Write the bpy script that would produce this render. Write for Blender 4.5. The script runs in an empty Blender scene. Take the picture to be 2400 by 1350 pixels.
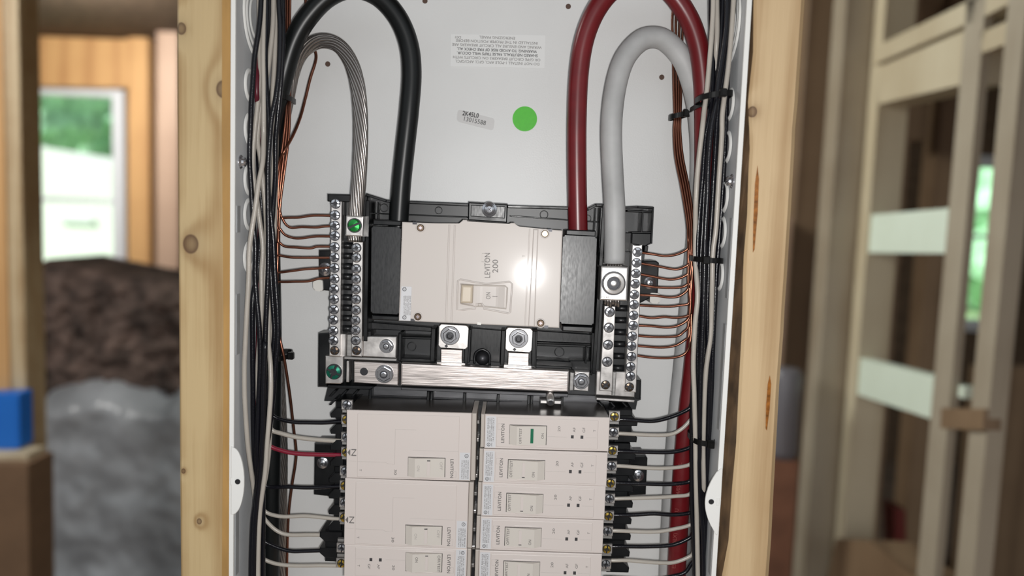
import bpy, bmesh, math, random
from mathutils import Vector, Matrix, Euler, noise
random.seed(7)
PI = math.pi
sc = bpy.context.scene
COL = sc.collection

# ------------------------------------------------------------------ camera, world, lights
FPX, CW, CH, CAMY = 1750.0, 1200.0, 675.0, -0.54
th, ro, ya = math.radians(5.0), math.radians(2.1), 0.0
_r0 = Vector((math.cos(ya), math.sin(ya), 0)); _fh = Vector((-math.sin(ya), math.cos(ya), 0)); _z = Vector((0, 0, 1))
FWD = _fh*math.cos(th) - _z*math.sin(th); _u0 = _fh*math.sin(th) + _z*math.cos(th)
RGT = _r0*math.cos(ro) + _u0*math.sin(ro); UPV = _u0*math.cos(ro) - _r0*math.sin(ro)
CAM = Vector((0, CAMY, 0))
cam = bpy.data.objects.new('camera', bpy.data.cameras.new('camera')); COL.objects.link(cam)
M3 = Matrix((RGT, UPV, -FWD)).transposed()
cam.matrix_world = Matrix.Translation(CAM) @ M3.to_4x4()
cam.data.sensor_width = 36; cam.data.lens = FPX/2400*36
cam.data.clip_start = 0.02; cam.data.clip_end = 200
cam.data.dof.use_dof = True; cam.data.dof.focus_distance = 0.588; cam.data.dof.aperture_fstop = 2.7
sc.camera = cam
w = bpy.data.worlds.new('world'); sc.world = w; w.use_nodes = True
_N, _L = w.node_tree.nodes, w.node_tree.links      # plain overcast daylight: bright sky above, dim ground below
_tc = _N.new('ShaderNodeTexCoord'); _sp = _N.new('ShaderNodeSeparateXYZ'); _rp = _N.new('ShaderNodeValToRGB'); _mr = _N.new('ShaderNodeMapRange')
_L.new(_tc.outputs['Generated'], _sp.inputs[0]); _L.new(_sp.outputs['Z'], _mr.inputs[0]); _mr.inputs['From Min'].default_value = -1
_L.new(_mr.outputs[0], _rp.inputs[0]); _L.new(_rp.outputs[0], _N['Background'].inputs[0])
_rp.color_ramp.elements[0].position = 0.44; _rp.color_ramp.elements[0].color = (0.20, 0.19, 0.18, 1)
_rp.color_ramp.elements[1].position = 0.60; _rp.color_ramp.elements[1].color = (0.90, 0.96, 1.0, 1)
_N['Background'].inputs[1].default_value = 0.68
sc.view_settings.view_transform = 'Standard'; sc.view_settings.look = 'None'
sc.view_settings.exposure = 0.0; sc.view_settings.gamma = 1.0; sc.view_settings.use_curve_mapping = False

def lamp(name, kind, loc, energy, color=(1, 1, 1), size=0.1, size_y=None, target=None, direction=None):
    d = bpy.data.lights.new(name, kind); o = bpy.data.objects.new(name, d); COL.objects.link(o)
    o.location = loc; d.energy = energy; d.color = color
    if kind == 'AREA':
        d.size = size
        if size_y: d.shape = 'RECTANGLE'; d.size_y = size_y
    elif kind == 'POINT': d.shadow_soft_size = size
    elif kind == 'SUN': d.angle = size
    if target is not None: direction = Vector(target) - Vector(loc)
    if direction is not None: o.rotation_euler = Vector(direction).to_track_quat('-Z', 'Y').to_euler()
    return o
lamp('phone_flash', 'POINT', (0.012, -0.545, -0.010), 9.6, (1.0, 0.985, 0.965), 0.006)
lamp('sunlight', 'SUN', (-3, -3, 5), 9.0, (1, 0.97, 0.92), 0.01, direction=(0.7, 0.35, -0.6))
lamp('added_window_wall_fill', 'AREA', (-2.2, 3.0, 1.0), 46, (1.0, 0.97, 0.92), 0.5, 0.5, target=(-2.6, 4.5, 0.2))  # added fill, no lamp known here; brightens the window wall
lamp('added_left_fill', 'AREA', (-1.9, 0.3, 1.0), 30, (1.0, 0.97, 0.93), 0.5, 0.5, target=(-1.5, 2.0, -0.4))  # added fill out of view, lifts the near left studs and bundle
lamp('added_right_fill', 'AREA', (-0.8, 1.65, 1.0), 42, (0.95, 1.0, 0.95), 0.6, 0.6, target=(1.2, 1.75, -0.1))  # added fill out of view, brightens the right-hand framing

# ------------------------------------------------------------------ pixel to world
def ray(px, py): return FWD + RGT*((px-CW)/FPX) + UPV*((CH-py)/FPX)
TILT = [None]
def P(px, py, Y):
    if TILT[0]: Y = Y+TILT[0](px, py)
    d = ray(px, py); return CAM + d*((Y-CAMY)/d.y)
def PX(px, py, X):
    d = ray(px, py); return CAM + d*((X-CAM.x)/d.x)
def sz(px, Y): return px*(Y-CAMY)/FPX

# ------------------------------------------------------------------ materials
MATS = {}
def newmat(name):
    m = bpy.data.materials.new(name); m.use_nodes = True; MATS[name] = m
    return m, m.node_tree.nodes, m.node_tree.links, m.node_tree.nodes['Principled BSDF']
def mat(name, col, rough=0.5, metal=0.0, spec=0.5, coat=0.0, noise=0.0, nscale=60.0, bump=0.0, bscale=300.0, stretch=(1, 1, 1), rnoise=0.0):
    m, N, L, b = newmat(name)
    b.inputs['Base Color'].default_value = (*col, 1); b.inputs['Roughness'].default_value = rough
    b.inputs['Metallic'].default_value = metal; b.inputs['Specular IOR Level'].default_value = spec
    b.inputs['Coat Weight'].default_value = coat; b.inputs['Coat Roughness'].default_value = 0.10
    tc = N.new('ShaderNodeTexCoord'); mp = N.new('ShaderNodeMapping'); mp.inputs['Scale'].default_value = stretch
    L.new(tc.outputs['Object'], mp.inputs['Vector'])
    if noise > 0 or rnoise > 0:
        n = N.new('ShaderNodeTexNoise'); n.inputs['Scale'].default_value = nscale; n.inputs['Detail'].default_value = 5
        L.new(mp.outputs[0], n.inputs['Vector'])
        if noise > 0:
            mx = N.new('ShaderNodeMix'); mx.data_type = 'RGBA'
            mx.inputs['A'].default_value = (*[c*(1-noise) for c in col], 1); mx.inputs['B'].default_value = (*[min(1, c*(1+noise)) for c in col], 1)
            rp = N.new('ShaderNodeMapRange'); rp.inputs['From Min'].default_value = 0.3; rp.inputs['From Max'].default_value = 0.7
            L.new(n.outputs['Fac'], rp.inputs[0]); L.new(rp.outputs[0], mx.inputs['Factor']); L.new(mx.outputs['Result'], b.inputs['Base Color'])
        if rnoise > 0:
            r2 = N.new('ShaderNodeMapRange'); r2.inputs['From Min'].default_value = 0.3; r2.inputs['From Max'].default_value = 0.7
            r2.inputs['To Min'].default_value = max(0.05, rough-rnoise); r2.inputs['To Max'].default_value = rough+rnoise
            L.new(n.outputs['Fac'], r2.inputs[0]); L.new(r2.outputs[0], b.inputs['Roughness'])
    if bump > 0:
        n2 = N.new('ShaderNodeTexNoise'); n2.inputs['Scale'].default_value = bscale; n2.inputs['Detail'].default_value = 3
        L.new(mp.outputs[0], n2.inputs['Vector'])
        bp = N.new('ShaderNodeBump'); bp.inputs['Strength'].default_value = bump; bp.inputs['Distance'].default_value = 0.0004
        L.new(n2.outputs['Fac'], bp.inputs['Height']); L.new(bp.outputs[0], b.inputs['Normal'])
    return m

def wood(name, light, dark, scale=1.0, knots=(), rough=0.55, ring=150.0, knotcol=(0.075, 0.030, 0.014)):
    """straight grained lumber, grain along Z; knots = [(x, z, r)] in object coordinates"""
    m, N, L, b = newmat(name)
    tc = N.new('ShaderNodeTexCoord'); src = tc.outputs['Object']
    sep = N.new('ShaderNodeSeparateXYZ'); L.new(src, sep.inputs[0])
    n0 = N.new('ShaderNodeTexNoise'); mp0 = N.new('ShaderNodeMapping'); mp0.inputs['Scale'].default_value = (9*scale, 9*scale, 1.6*scale)
    L.new(src, mp0.inputs[0]); L.new(mp0.outputs[0], n0.inputs['Vector']); n0.inputs['Scale'].default_value = 1.0; n0.inputs['Detail'].default_value = 2
    def math_(op, a, bb=None):
        nd = N.new('ShaderNodeMath'); nd.operation = op
        for i, v in enumerate((a, bb)):
            if v is None: continue
            if isinstance(v, (int, float)): nd.inputs[i].default_value = v
            else: L.new(v, nd.inputs[i])
        return nd.outputs[0]
    phase = math_('ADD', math_('MULTIPLY', sep.outputs['X'], ring*scale), math_('MULTIPLY', n0.outputs['Fac'], 9.0))
    kmask = None
    for (kx, kz, kr) in knots:
        dx = math_('SUBTRACT', sep.outputs['X'], kx); dz = math_('MULTIPLY', math_('SUBTRACT', sep.outputs['Z'], kz), 0.8)
        d = math_('SQRT', math_('ADD', math_('MULTIPLY', dx, dx), math_('MULTIPLY', dz, dz)))
        dn = math_('DIVIDE', d, kr)
        infl = math_('POWER', 2.718, math_('MULTIPLY', math_('MULTIPLY', dn, dn), -0.12))
        phase = math_('ADD', phase, math_('MULTIPLY', infl, 5.0))
        mr = N.new('ShaderNodeMapRange'); mr.inputs['From Min'].default_value = 1.15; mr.inputs['From Max'].default_value = 0.9
        L.new(dn, mr.inputs[0])
        core = math_('MULTIPLY', mr.outputs[0], math_('ADD', math_('MULTIPLY', math_('MINIMUM', math_('MULTIPLY', dn, dn), 1.0), 0.38), 0.60))
        halo = math_('MULTIPLY', math_('POWER', 2.718, math_('MULTIPLY', dn, -0.85)), 0.5)
        one = math_('MAXIMUM', core, halo); kmask = one if kmask is None else math_('MAXIMUM', kmask, one)
    s = math_('ADD', math_('MULTIPLY', math_('SINE', phase), 0.5), 0.5)
    s = math_('POWER', s, 2.2)
    nf = N.new('ShaderNodeTexNoise'); mpf = N.new('ShaderNodeMapping'); mpf.inputs['Scale'].default_value = (420*scale, 420*scale, 12*scale)
    L.new(src, mpf.inputs[0]); L.new(mpf.outputs[0], nf.inputs['Vector']); nf.inputs['Scale'].default_value = 1.0; nf.inputs['Detail'].default_value = 3
    nb = N.new('ShaderNodeTexNoise'); nb.inputs['Scale'].default_value = 14*scale; nb.inputs['Detail'].default_value = 3; L.new(src, nb.inputs['Vector'])
    fac = math_('ADD', math_('MULTIPLY', s, 0.62), math_('MULTIPLY', math_('SUBTRACT', nf.outputs['Fac'], 0.5), 0.7))
    fac = math_('ADD', fac, math_('MULTIPLY', math_('SUBTRACT', nb.outputs['Fac'], 0.45), 0.9))
    mx = N.new('ShaderNodeMix'); mx.data_type = 'RGBA'; mx.clamp_factor = True
    mx.inputs['A'].default_value = (*light, 1); mx.inputs['B'].default_value = (*dark, 1); L.new(fac, mx.inputs['Factor'])
    out = mx.outputs['Result']
    if kmask is not None:
        m2 = N.new('ShaderNodeMix'); m2.data_type = 'RGBA'; m2.inputs['B'].default_value = (*knotcol, 1)
        L.new(out, m2.inputs['A']); L.new(math_('MULTIPLY', kmask, 0.95), m2.inputs['Factor']); out = m2.outputs['Result']
    L.new(out, b.inputs['Base Color']); b.inputs['Roughness'].default_value = rough
    bp = N.new('ShaderNodeBump'); bp.inputs['Strength'].default_value = 0.25; bp.inputs['Distance'].default_value = 0.0006
    L.new(nf.outputs['Fac'], bp.inputs['Height']); L.new(bp.outputs[0], b.inputs['Normal'])
    return m

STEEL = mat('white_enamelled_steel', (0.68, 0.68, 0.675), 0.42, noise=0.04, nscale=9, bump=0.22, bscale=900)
SIDEW = mat('side_steel_grazing_shade', (0.56, 0.575, 0.59), 0.45, noise=0.06, nscale=30)  # white steel coloured greyer for the grazing light on the side walls
STEELW = mat('bright_white_enamel', (0.80, 0.80, 0.78), 0.4, bump=0.05, bscale=900)
GALV = mat('dull_grey_steel', (0.36, 0.37, 0.38), 0.5, metal=0.2, noise=0.12, nscale=40)
BLACK = mat('black_moulded_plastic', (0.006, 0.0065, 0.0075), 0.33, spec=0.35, rnoise=0.12, nscale=45)
BLACKG = mat('scuffed_black_plastic', (0.007, 0.0075, 0.009), 0.34, spec=0.5, rnoise=0.05, nscale=420, stretch=(2, 1, 0.6))
BLACKR = mat('satin_black_plastic', (0.011, 0.012, 0.014), 0.40, spec=0.5)
BEIGE = mat('warm_beige_breaker_plastic', (0.62, 0.56, 0.532), 0.42, spec=0.4, bump=0.04, bscale=1500)
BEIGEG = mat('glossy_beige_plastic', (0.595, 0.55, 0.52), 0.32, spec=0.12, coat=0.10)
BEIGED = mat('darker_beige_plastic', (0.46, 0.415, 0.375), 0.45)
TAN = mat('tan_handle_plastic', (0.54, 0.46, 0.36), 0.4)
TOGGLE = mat('pale_green_beige_toggle', (0.60, 0.56, 0.515), 0.38)
GAPM = mat('toggle_gap_shade', (0.05, 0.045, 0.042), 0.6)  # near-black colour painted in for the shade around the toggle
REAR = mat('dark_brown_case_rear', (0.035, 0.030, 0.027), 0.3, spec=0.6)
LABEL = mat('printed_label_paper', (0.60, 0.60, 0.62), 0.5)
PAPER = mat('clear_white_sticker', (0.74, 0.74, 0.735), 0.4)
PAPERG = mat('pale_grey_sticker', (0.56, 0.55, 0.545), 0.35)
GREENP = mat('neon_green_paper', (0.075, 0.50, 0.028), 0.55, noise=0.05, nscale=300)
GREENF = mat('green_flag', (0.0, 0.13, 0.06), 0.4)
INK = mat('dark_print_ink', (0.035, 0.033, 0.035), 0.6)
INKG = mat('grey_print_ink', (0.15, 0.138, 0.133), 0.6)
INKL = mat('faint_print_line', (0.40, 0.37, 0.35), 0.6)
TIN = mat('tin_plated_metal', (0.74, 0.71, 0.69), 0.34, metal=0.9, noise=0.08, nscale=120, bump=0.05, bscale=700, rnoise=0.06)
TINB = mat('brushed_tin_busbar', (0.80, 0.73, 0.70), 0.33, metal=0.92, noise=0.07, nscale=30, stretch=(1, 1, 25), bump=0.2, bscale=60, rnoise=0.08)
TIND = mat('dull_busbar_metal', (0.34, 0.33, 0.32), 0.45, metal=0.7, noise=0.2, nscale=30, stretch=(1, 1, 12))
DBUS = mat('dark_busbar_metal', (0.10, 0.10, 0.105), 0.42, metal=0.6, noise=0.3, nscale=30, stretch=(1, 1, 14))
ZINC = mat('bright_zinc', (0.66, 0.67, 0.71), 0.20, metal=0.95, rnoise=0.05, nscale=200)
ZINCD = mat('dark_metal_recess_shade', (0.05, 0.05, 0.055), 0.4, metal=0.7)  # dark metal; also stands for shade in screw slots, holes and notches
BROWNM = mat('bronzed_screw', (0.12, 0.085, 0.06), 0.3, metal=0.8)
BRASS = mat('yellow_brass', (0.72, 0.50, 0.10), 0.24, metal=0.95)
GREENS = mat('green_anodised_screw', (0.02, 0.26, 0.05), 0.25, metal=0.6)
GREENT = mat('teal_green_screw', (0.01, 0.16, 0.10), 0.28, metal=0.6)
COPPER = mat('bare_copper', (0.25, 0.10, 0.064), 0.27, metal=0.9, noise=0.15, nscale=90)
ALU = mat('stranded_aluminium', (0.33, 0.305, 0.29), 0.26, metal=0.9, noise=0.06, nscale=90)
WBLACK = mat('black_wire_insulation', (0.006, 0.006, 0.009), 0.24, spec=0.38, bump=0.35, bscale=800)
WWHITE = mat('white_wire_insulation', (0.43, 0.395, 0.35), 0.30, spec=0.45, noise=0.05, nscale=60, bump=0.2, bscale=800)
WRED = mat('red_wire_insulation', (0.22, 0.015, 0.035), 0.3)
WREDD = mat('dark_red_wire_insulation', (0.10, 0.008, 0.018), 0.35)
CBLACK = mat('black_cable_jacket', (0.005, 0.006, 0.0065), 0.36, spec=0.34, noise=0.1, nscale=50)
CRED = mat('red_cable_jacket', (0.135, 0.008, 0.011), 0.32, spec=0.5, noise=0.15, nscale=60)
CGREY = mat('grey_cable_jacket', (0.40, 0.40, 0.40), 0.55, noise=0.14, nscale=38)
CREDP = mat('red_cable_print', (0.25, 0.055, 0.05), 0.5)
NYLON = mat('black_nylon', (0.005, 0.005, 0.005), 0.38, spec=0.25)
NUB = mat('white_nylon', (0.68, 0.66, 0.62), 0.4)
HOLE = mat('hole_shade_dark', (0.09, 0.05, 0.035), 0.7)  # dark colour stands for the shade inside a hole
PINK = mat('screw_pinkish_zinc', (0.80, 0.72, 0.76), 0.2, metal=0.9)
RESIN = mat('amber_resin', (0.30, 0.11, 0.02), 0.12, coat=0.6, noise=0.5, nscale=260)
BARK = mat('dark_bark_edge', (0.095, 0.055, 0.026), 0.8, noise=0.55, nscale=70, bump=0.6, bscale=160, stretch=(1.6, 1, 0.5))
BLUE = mat('blue_plastic', (0.012, 0.16, 0.62), 0.4)
CARD = mat('brown_cardboard', (0.17, 0.10, 0.055), 0.8, noise=0.1, nscale=12)
OSB = mat('brown_osb_sheathing', (0.115, 0.075, 0.045), 0.8, noise=0.35, nscale=22)
OSBW = mat('orange_pine_panel', (0.50, 0.285, 0.12), 0.7, noise=0.12, nscale=8, stretch=(0.5, 1, 4))
BEAM = mat('red_brown_beam', (0.24, 0.105, 0.06), 0.7, noise=0.25, nscale=12)
CONC = mat('dusty_subfloor', (0.16, 0.12, 0.09), 0.8, noise=0.2, nscale=6)
VINYL = mat('white_window_vinyl', (0.72, 0.74, 0.77), 0.4)
SIDING = mat('white_siding', (0.85, 0.85, 0.84), 0.6)
LEAF = mat('tree_foliage', (0.30, 0.52, 0.34), 0.7, noise=0.5, nscale=2.5)
GRASS = mat('lawn', (0.30, 0.42, 0.22), 0.8)
WOOL = mat('brown_mineral_wool', (0.115, 0.080, 0.066), 0.9, noise=0.75, nscale=13, bump=0.8, bscale=60)
PLASTIC = mat('bluish_plastic_wrap', (0.33, 0.345, 0.365), 0.3, spec=0.6, noise=0.25, nscale=5)
LAV = mat('lavender_grey_wrap', (0.15, 0.14, 0.155), 0.35)
REDP = mat('dull_red_plastic', (0.16, 0.02, 0.015), 0.5)
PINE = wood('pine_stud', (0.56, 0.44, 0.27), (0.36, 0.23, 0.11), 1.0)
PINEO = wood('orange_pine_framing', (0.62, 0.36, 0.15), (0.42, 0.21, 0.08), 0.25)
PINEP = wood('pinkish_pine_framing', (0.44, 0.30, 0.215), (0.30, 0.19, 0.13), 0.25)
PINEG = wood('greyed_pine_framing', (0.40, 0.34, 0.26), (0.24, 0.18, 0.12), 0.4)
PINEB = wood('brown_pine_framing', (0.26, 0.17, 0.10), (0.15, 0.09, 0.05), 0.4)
PINEM = wood('pine_mint_sheen', (0.74, 0.82, 0.70), (0.62, 0.68, 0.55), 0.3)  # cool lit sheen put into the pine colour of the blocks
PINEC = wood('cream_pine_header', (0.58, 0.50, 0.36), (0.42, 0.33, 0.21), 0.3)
m, N, L, b = newmat('window_glass'); N.remove(b)
tr = N.new('ShaderNodeBsdfTransparent'); tr.inputs[0].default_value = (0.93, 0.98, 0.95, 1); gl = N.new('ShaderNodeBsdfGlossy'); gl.inputs['Roughness'].default_value = 0.02
ms = N.new('ShaderNodeMixShader'); ms.inputs[0].default_value = 0.06; L.new(tr.outputs[0], ms.inputs[1]); L.new(gl.outputs[0], ms.inputs[2]); L.new(ms.outputs[0], N['Material Output'].inputs[0])
GLASS = m

# ------------------------------------------------------------------ object helpers
ORG = {}
def empty(name, loc, label=None, cat=None, group=None):
    o = bpy.data.objects.new(name, None); COL.objects.link(o); o.location = loc; o.empty_display_size = 0.02
    ORG[o] = Vector(loc); tag(o, label, cat, group); return o
def tag(o, label=None, cat=None, group=None, kind=None):
    if label: o['label'] = label
    if cat: o['category'] = cat
    if group: o['group'] = group
    if kind: o['kind'] = kind
    return o
def link(name, me, parent=None, loc=(0, 0, 0), rot=None):
    o = bpy.data.objects.new(name, me); COL.objects.link(o); o.location = loc
    if rot is not None: o.rotation_euler = rot
    if parent is not None: o.parent = parent
    ORG[o] = (ORG[parent] if parent is not None else Vector((0, 0, 0))) + Vector(loc)
    return o
def mk(name, bm, m, parent=None, smooth=False, center=True):
    """bm in world coordinates -> one mesh object"""
    bmesh.ops.recalc_face_normals(bm, faces=bm.faces[:])
    vs = bm.verts
    lo = Vector([min(v.co[i] for v in vs) for i in range(3)]); hi = Vector([max(v.co[i] for v in vs) for i in range(3)])
    c = (lo+hi)/2 if center else (ORG[parent] if parent is not None else Vector((0, 0, 0)))
    for v in vs: v.co -= c
    me = bpy.data.meshes.new(name)
    if smooth:
        for f in bm.faces: f.smooth = True
    bm.to_mesh(me); bm.free()
    for x in (m if isinstance(m, (list, tuple)) else [m]): me.materials.append(x)
    base = ORG[parent] if parent is not None else Vector((0, 0, 0))
    return link(name, me, parent, c-base)
def poly_prism(bm, front, yb, bevel=0.0, seg=2, mi=0, depth=None):
    """front polygon (world points, any Y) extruded along +Y to depth yb; bevel on the front rim"""
    n = len(front)
    fv = [bm.verts.new(p) for p in front]; bv = [bm.verts.new((p[0], p[1]+depth if depth else yb, p[2])) for p in front]
    ff = bm.faces.new(fv); fs = [ff, bm.faces.new(list(reversed(bv)))]
    for i in range(n): fs.append(bm.faces.new((fv[(i+1) % n], fv[i], bv[i], bv[(i+1) % n])))
    for f in fs: f.material_index = mi
    if bevel > 0:
        es = list(ff.edges)
        bmesh.ops.bevel(bm, geom=es, offset=bevel, segments=seg, affect='EDGES', profile=0.5, clamp_overlap=True)
    return bm
def prism(name, px, Yf, Yb, m, parent=None, bevel=0.0, round_px=0, seg=2):
    pts = round_poly(px, round_px) if round_px else px
    bm = bmesh.new(); poly_prism(bm, [P(x, y, Yf) for x, y in pts], Yb, bevel, seg, depth=(Yb-Yf) if TILT[0] else None)
    return mk(name, bm, m, parent)
def round_poly(pts, r, k=4):
    out = []; n = len(pts)
    for i in range(n):
        a, b, c = Vector((*pts[i-1], 0)), Vector((*pts[i], 0)), Vector((*pts[(i+1) % n], 0))
        d1 = (a-b); d2 = (c-b); rr = min(r, d1.length*.45, d2.length*.45); p1 = b+d1.normalized()*rr; p2 = b+d2.normalized()*rr
        for j in range(k+1):
            t = j/k; q = p1*(1-t)**2 + b*2*t*(1-t) + p2*t*t; out.append((q.x, q.y))
    return out
def quad(x0, y0, x1, y1, s=0.040, lean=-0.035):
    """pixel rectangle turned with the panel (rows fall to the right, columns lean left)"""
    cx, cy = (x0+x1)/2, (y0+y1)/2; w_, h_ = (x1-x0)/2, (y1-y0)/2
    return [(cx+a*w_+lean*b_*h_, cy+b_*h_+s*a*w_) for a, b_ in ((-1, -1), (1, -1), (1, 1), (-1, 1))]
def box(bm, c, d, mi=0):
    r = bmesh.ops.create_cube(bm, size=1.0, matrix=Matrix.Translation(c) @ Matrix.Diagonal((*d, 1)))
    for v in r['verts']:
        for f in v.link_faces: f.material_index = mi
def lathe_y(bm, prof, n=24, c=(0, 0, 0), mi=0, cap=True):
    """profile [(r, y)] turned about the Y axis, first entry nearest the viewer"""
    c = Vector(c); rings = []
    for r, y in prof:
        rings.append([bm.verts.new(c+Vector((r*math.cos(2*PI*i/n), y, r*math.sin(2*PI*i/n)))) for i in range(n)])
    fs = []
    for a, b_ in zip(rings, rings[1:]):
        for i in range(n): fs.append(bm.faces.new((a[i], a[(i+1) % n], b_[(i+1) % n], b_[i])))
    if cap: fs.append(bm.faces.new(rings[0])); fs.append(bm.faces.new(list(reversed(rings[-1]))))
    for f in fs: f.material_index = mi
    return fs
def cat_rom(pts, sub=8):
    pts = [Vector(p) for p in pts]; q = [pts[0]*2-pts[1]]+pts+[pts[-1]*2-pts[-2]]; out = []
    for i in range(1, len(q)-2):
        p0, p1, p2, p3 = q[i-1], q[i], q[i+1], q[i+2]
        for j in range(sub):
            t = j/sub
            out.append(0.5*((2*p1)+(p2-p0)*t+(2*p0-5*p1+4*p2-p3)*t*t+(3*p1-p0-3*p2+p3)*t**3))
    out.append(pts[-1]); return out
def frames(path):
    res = []; t = (path[1]-path[0]).normalized(); n = t.orthogonal().normalized()
    for i, p in enumerate(path):
        t2 = (path[min(i+1, len(path)-1)]-path[max(i-1, 0)]).normalized()
        ax = t.cross(t2)
        if ax.length > 1e-7: n = Matrix.Rotation(t.angle(t2), 3, ax.normalized()) @ n
        t = t2; n = (n-t*n.dot(t)).normalized(); res.append((p, n, t.cross(n)))
    return res
def tube(bm, path, r, n=8, closed=False):
    rings = []
    for p, a, b_ in frames(path): rings.append([bm.verts.new(p+(a*math.cos(2*PI*i/n)+b_*math.sin(2*PI*i/n))*r) for i in range(n)])
    for u, v in zip(rings, rings[1:]):
        for i in range(n): bm.faces.new((u[i], u[(i+1) % n], v[(i+1) % n], v[i]))
    if closed:
        u, v = rings[-1], rings[0]
        for i in range(n): bm.faces.new((u[i], u[(i+1) % n], v[(i+1) % n], v[i]))
    else: bm.faces.new(rings[0]); bm.faces.new(list(reversed(rings[-1])))
    return bm
def wire(name, pts, r, m, label, cat='wire', group=None, Y=None, n=10, sub=7):
    """pts [(px, py, Y)] or [(px, py)] with one Y"""
    W = [P(q[0], q[1], q[2] if len(q) > 2 else Y) for q in pts]
    bm = tube(bmesh.new(), cat_rom(W, sub), r, n)
    return tag(mk(name, bm, m, None, True), label, cat, group)
FONT_TILT = Matrix.Rotation(PI/2, 3, 'X')
def text(name, body, loc, size, rot=0.0, m=None, parent=None, length=None, align='CENTER', bold=0.0, space=1.0):
    """flat print facing the viewer; loc world (minus parent origin applied here); rot counter-clockwise as seen"""
    cu = bpy.data.curves.new(name, 'FONT'); cu.body = body; cu.size = size; cu.align_x = align; cu.align_y = 'CENTER'
    cu.offset = bold; cu.space_line = space; cu.resolution_u = 3
    cu.materials.append(m or INK)
    o = bpy.data.objects.new(name, cu); COL.objects.link(o)
    tl = Matrix.Rotation(math.radians(-.56), 3, 'Z') @ Matrix.Rotation(math.radians(-3.4), 3, 'X') if TILT[0] else Matrix.Identity(3)
    o.rotation_euler = (tl @ Matrix.Rotation(-math.radians(rot), 3, 'Y') @ FONT_TILT).to_euler()
    if length:
        bpy.context.view_layer.update(); o.scale.x = length/max(o.dimensions.x, 1e-6)
    base = ORG[parent] if parent is not None else Vector((0, 0, 0))
    if parent is not None: o.parent = parent
    o.location = Vector(loc)-base; ORG[o] = Vector(loc)
    return o
def copy_tree(o, parent=None):
    c = o.copy(); COL.objects.link(c)
    if parent is not None: c.parent = parent
    for ch in list(o.children): copy_tree(ch, c)
    return c

# ---- screw heads (unit radius, axis -Y towards the viewer, seat at y=0)
def screw_mesh(name, m, m2, style='combo', h=0.55, gap=0.17):
    bm = bmesh.new(); n = 7
    lathe_y(bm, [(1.12, -0.06), (1.12, 0.25)], 24, mi=1)  # dark ring painted for the gap shade around the head
    lathe_y(bm, [(0.96, -h*0.16), (1.0, 0.1)], 24, mi=1)
    inner = 0.30 if style == 'combo' else (0.06 if style == 'slot' else 0.42)
    secs = 4 if style != 'slot' else 2
    for s in range(secs):
        a0 = 2*PI*s/secs; a1 = a0+2*PI/secs
        def pt(a, r):
            # keep clear of the slot on both sides
            x, z = r*math.cos(a), r*math.sin(a); e0 = Vector((math.cos(a0), 0, math.sin(a0))); e1 = Vector((math.cos(a1), 0, math.sin(a1)))
            off = Vector((-e0.z, 0, e0.x))*gap + (Vector((e1.z, 0, -e1.x))*gap if secs == 4 else Vector((0, 0, 0)))
            if secs == 2: off = Vector((-e0.z, 0, e0.x))*gap
            q = Vector((x, 0, z))+off
            return q*(1.0/q.length*min(q.length, 0.97))
        outer = [pt(a0+(a1-a0)*i/n, 0.97) for i in range(n+1)]
        mid = [pt(a0+(a1-a0)*i/n, 0.72) for i in range(n+1)]
        inn = [pt(a0+(a1-a0)*i/n, inner) for i in range(n+1)]
        top = -h
        V = [[bm.verts.new((q.x, y, q.z)) for q in ring] for ring, y in ((outer, -h*0.2), (outer, -h*0.45), (mid, top*0.84), (inn, top), (inn, -h*0.2))]
        for u, v in zip(V, V[1:]):
            for i in range(n): bm.faces.new((u[i], u[i+1], v[i+1], v[i]))
        for i_ in (0, n):
            bm.faces.new([V[k][i_] for k in range(5)])
    if style == 'combo': lathe_y(bm, [(0.20, -h*0.5), (0.20, 0)], 4, mi=1)
    bmesh.ops.recalc_face_normals(bm, faces=bm.faces[:])
    me = bpy.data.meshes.new(name); bm.to_mesh(me); bm.free(); me.materials.append(m); me.materials.append(m2); return me
def hex_mesh(name, m, m2, hole=True, flange=1.0, hx=0.74, h=0.5, style='nut'):
    bm = bmesh.new()
    lathe_y(bm, [(flange*0.93, -0.16), (flange, -0.06), (flange, 0.1)], 28, mi=0)
    n = 6; f = hx
    lathe_y(bm, [(f*0.90, -h), (f, -h+0.09), (f, 0)], 6, mi=0)
    if hole:
        lathe_y(bm, [(0.40, -h-0.02), (0.44, -h+0.02), (0.44, -0.2)], 20, mi=1)
        lathe_y(bm, [(0.20, -h-0.06), (0.30, -h-0.03), (0.30, -0.2)], 16, mi=0 if style == 'bolt' else 1)
    bmesh.ops.recalc_face_normals(bm, faces=bm.faces[:])
    me = bpy.data.meshes.new(name); bm.to_mesh(me); bm.free(); me.materials.append(m); me.materials.append(m2); return me
def socket_mesh(name, m, m2, n=6):
    bm = bmesh.new()
    lathe_y(bm, [(1.1, -0.04), (1.1, 0.2)], 28, mi=1)
    lathe_y(bm, [(0.60, -0.28), (0.66, -0.34), (0.92, -0.30), (1.0, -0.12), (1.0, 0.1)], 28, mi=0, cap=False)
    lathe_y(bm, [(0.56, -0.29), (0.50, 0.02)], n, mi=1, cap=False); lathe_y(bm, [(0.62, -0.22), (0.62, 0.1)], 24, mi=1)
    lathe_y(bm, [(0.16, -0.26), (0.26, -0.235), (0.26, 0)], 14, mi=0)
    bmesh.ops.recalc_face_normals(bm, faces=bm.faces[:])
    me = bpy.data.meshes.new(name); bm.to_mesh(me); bm.free(); me.materials.append(m); me.materials.append(m2); return me
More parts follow.
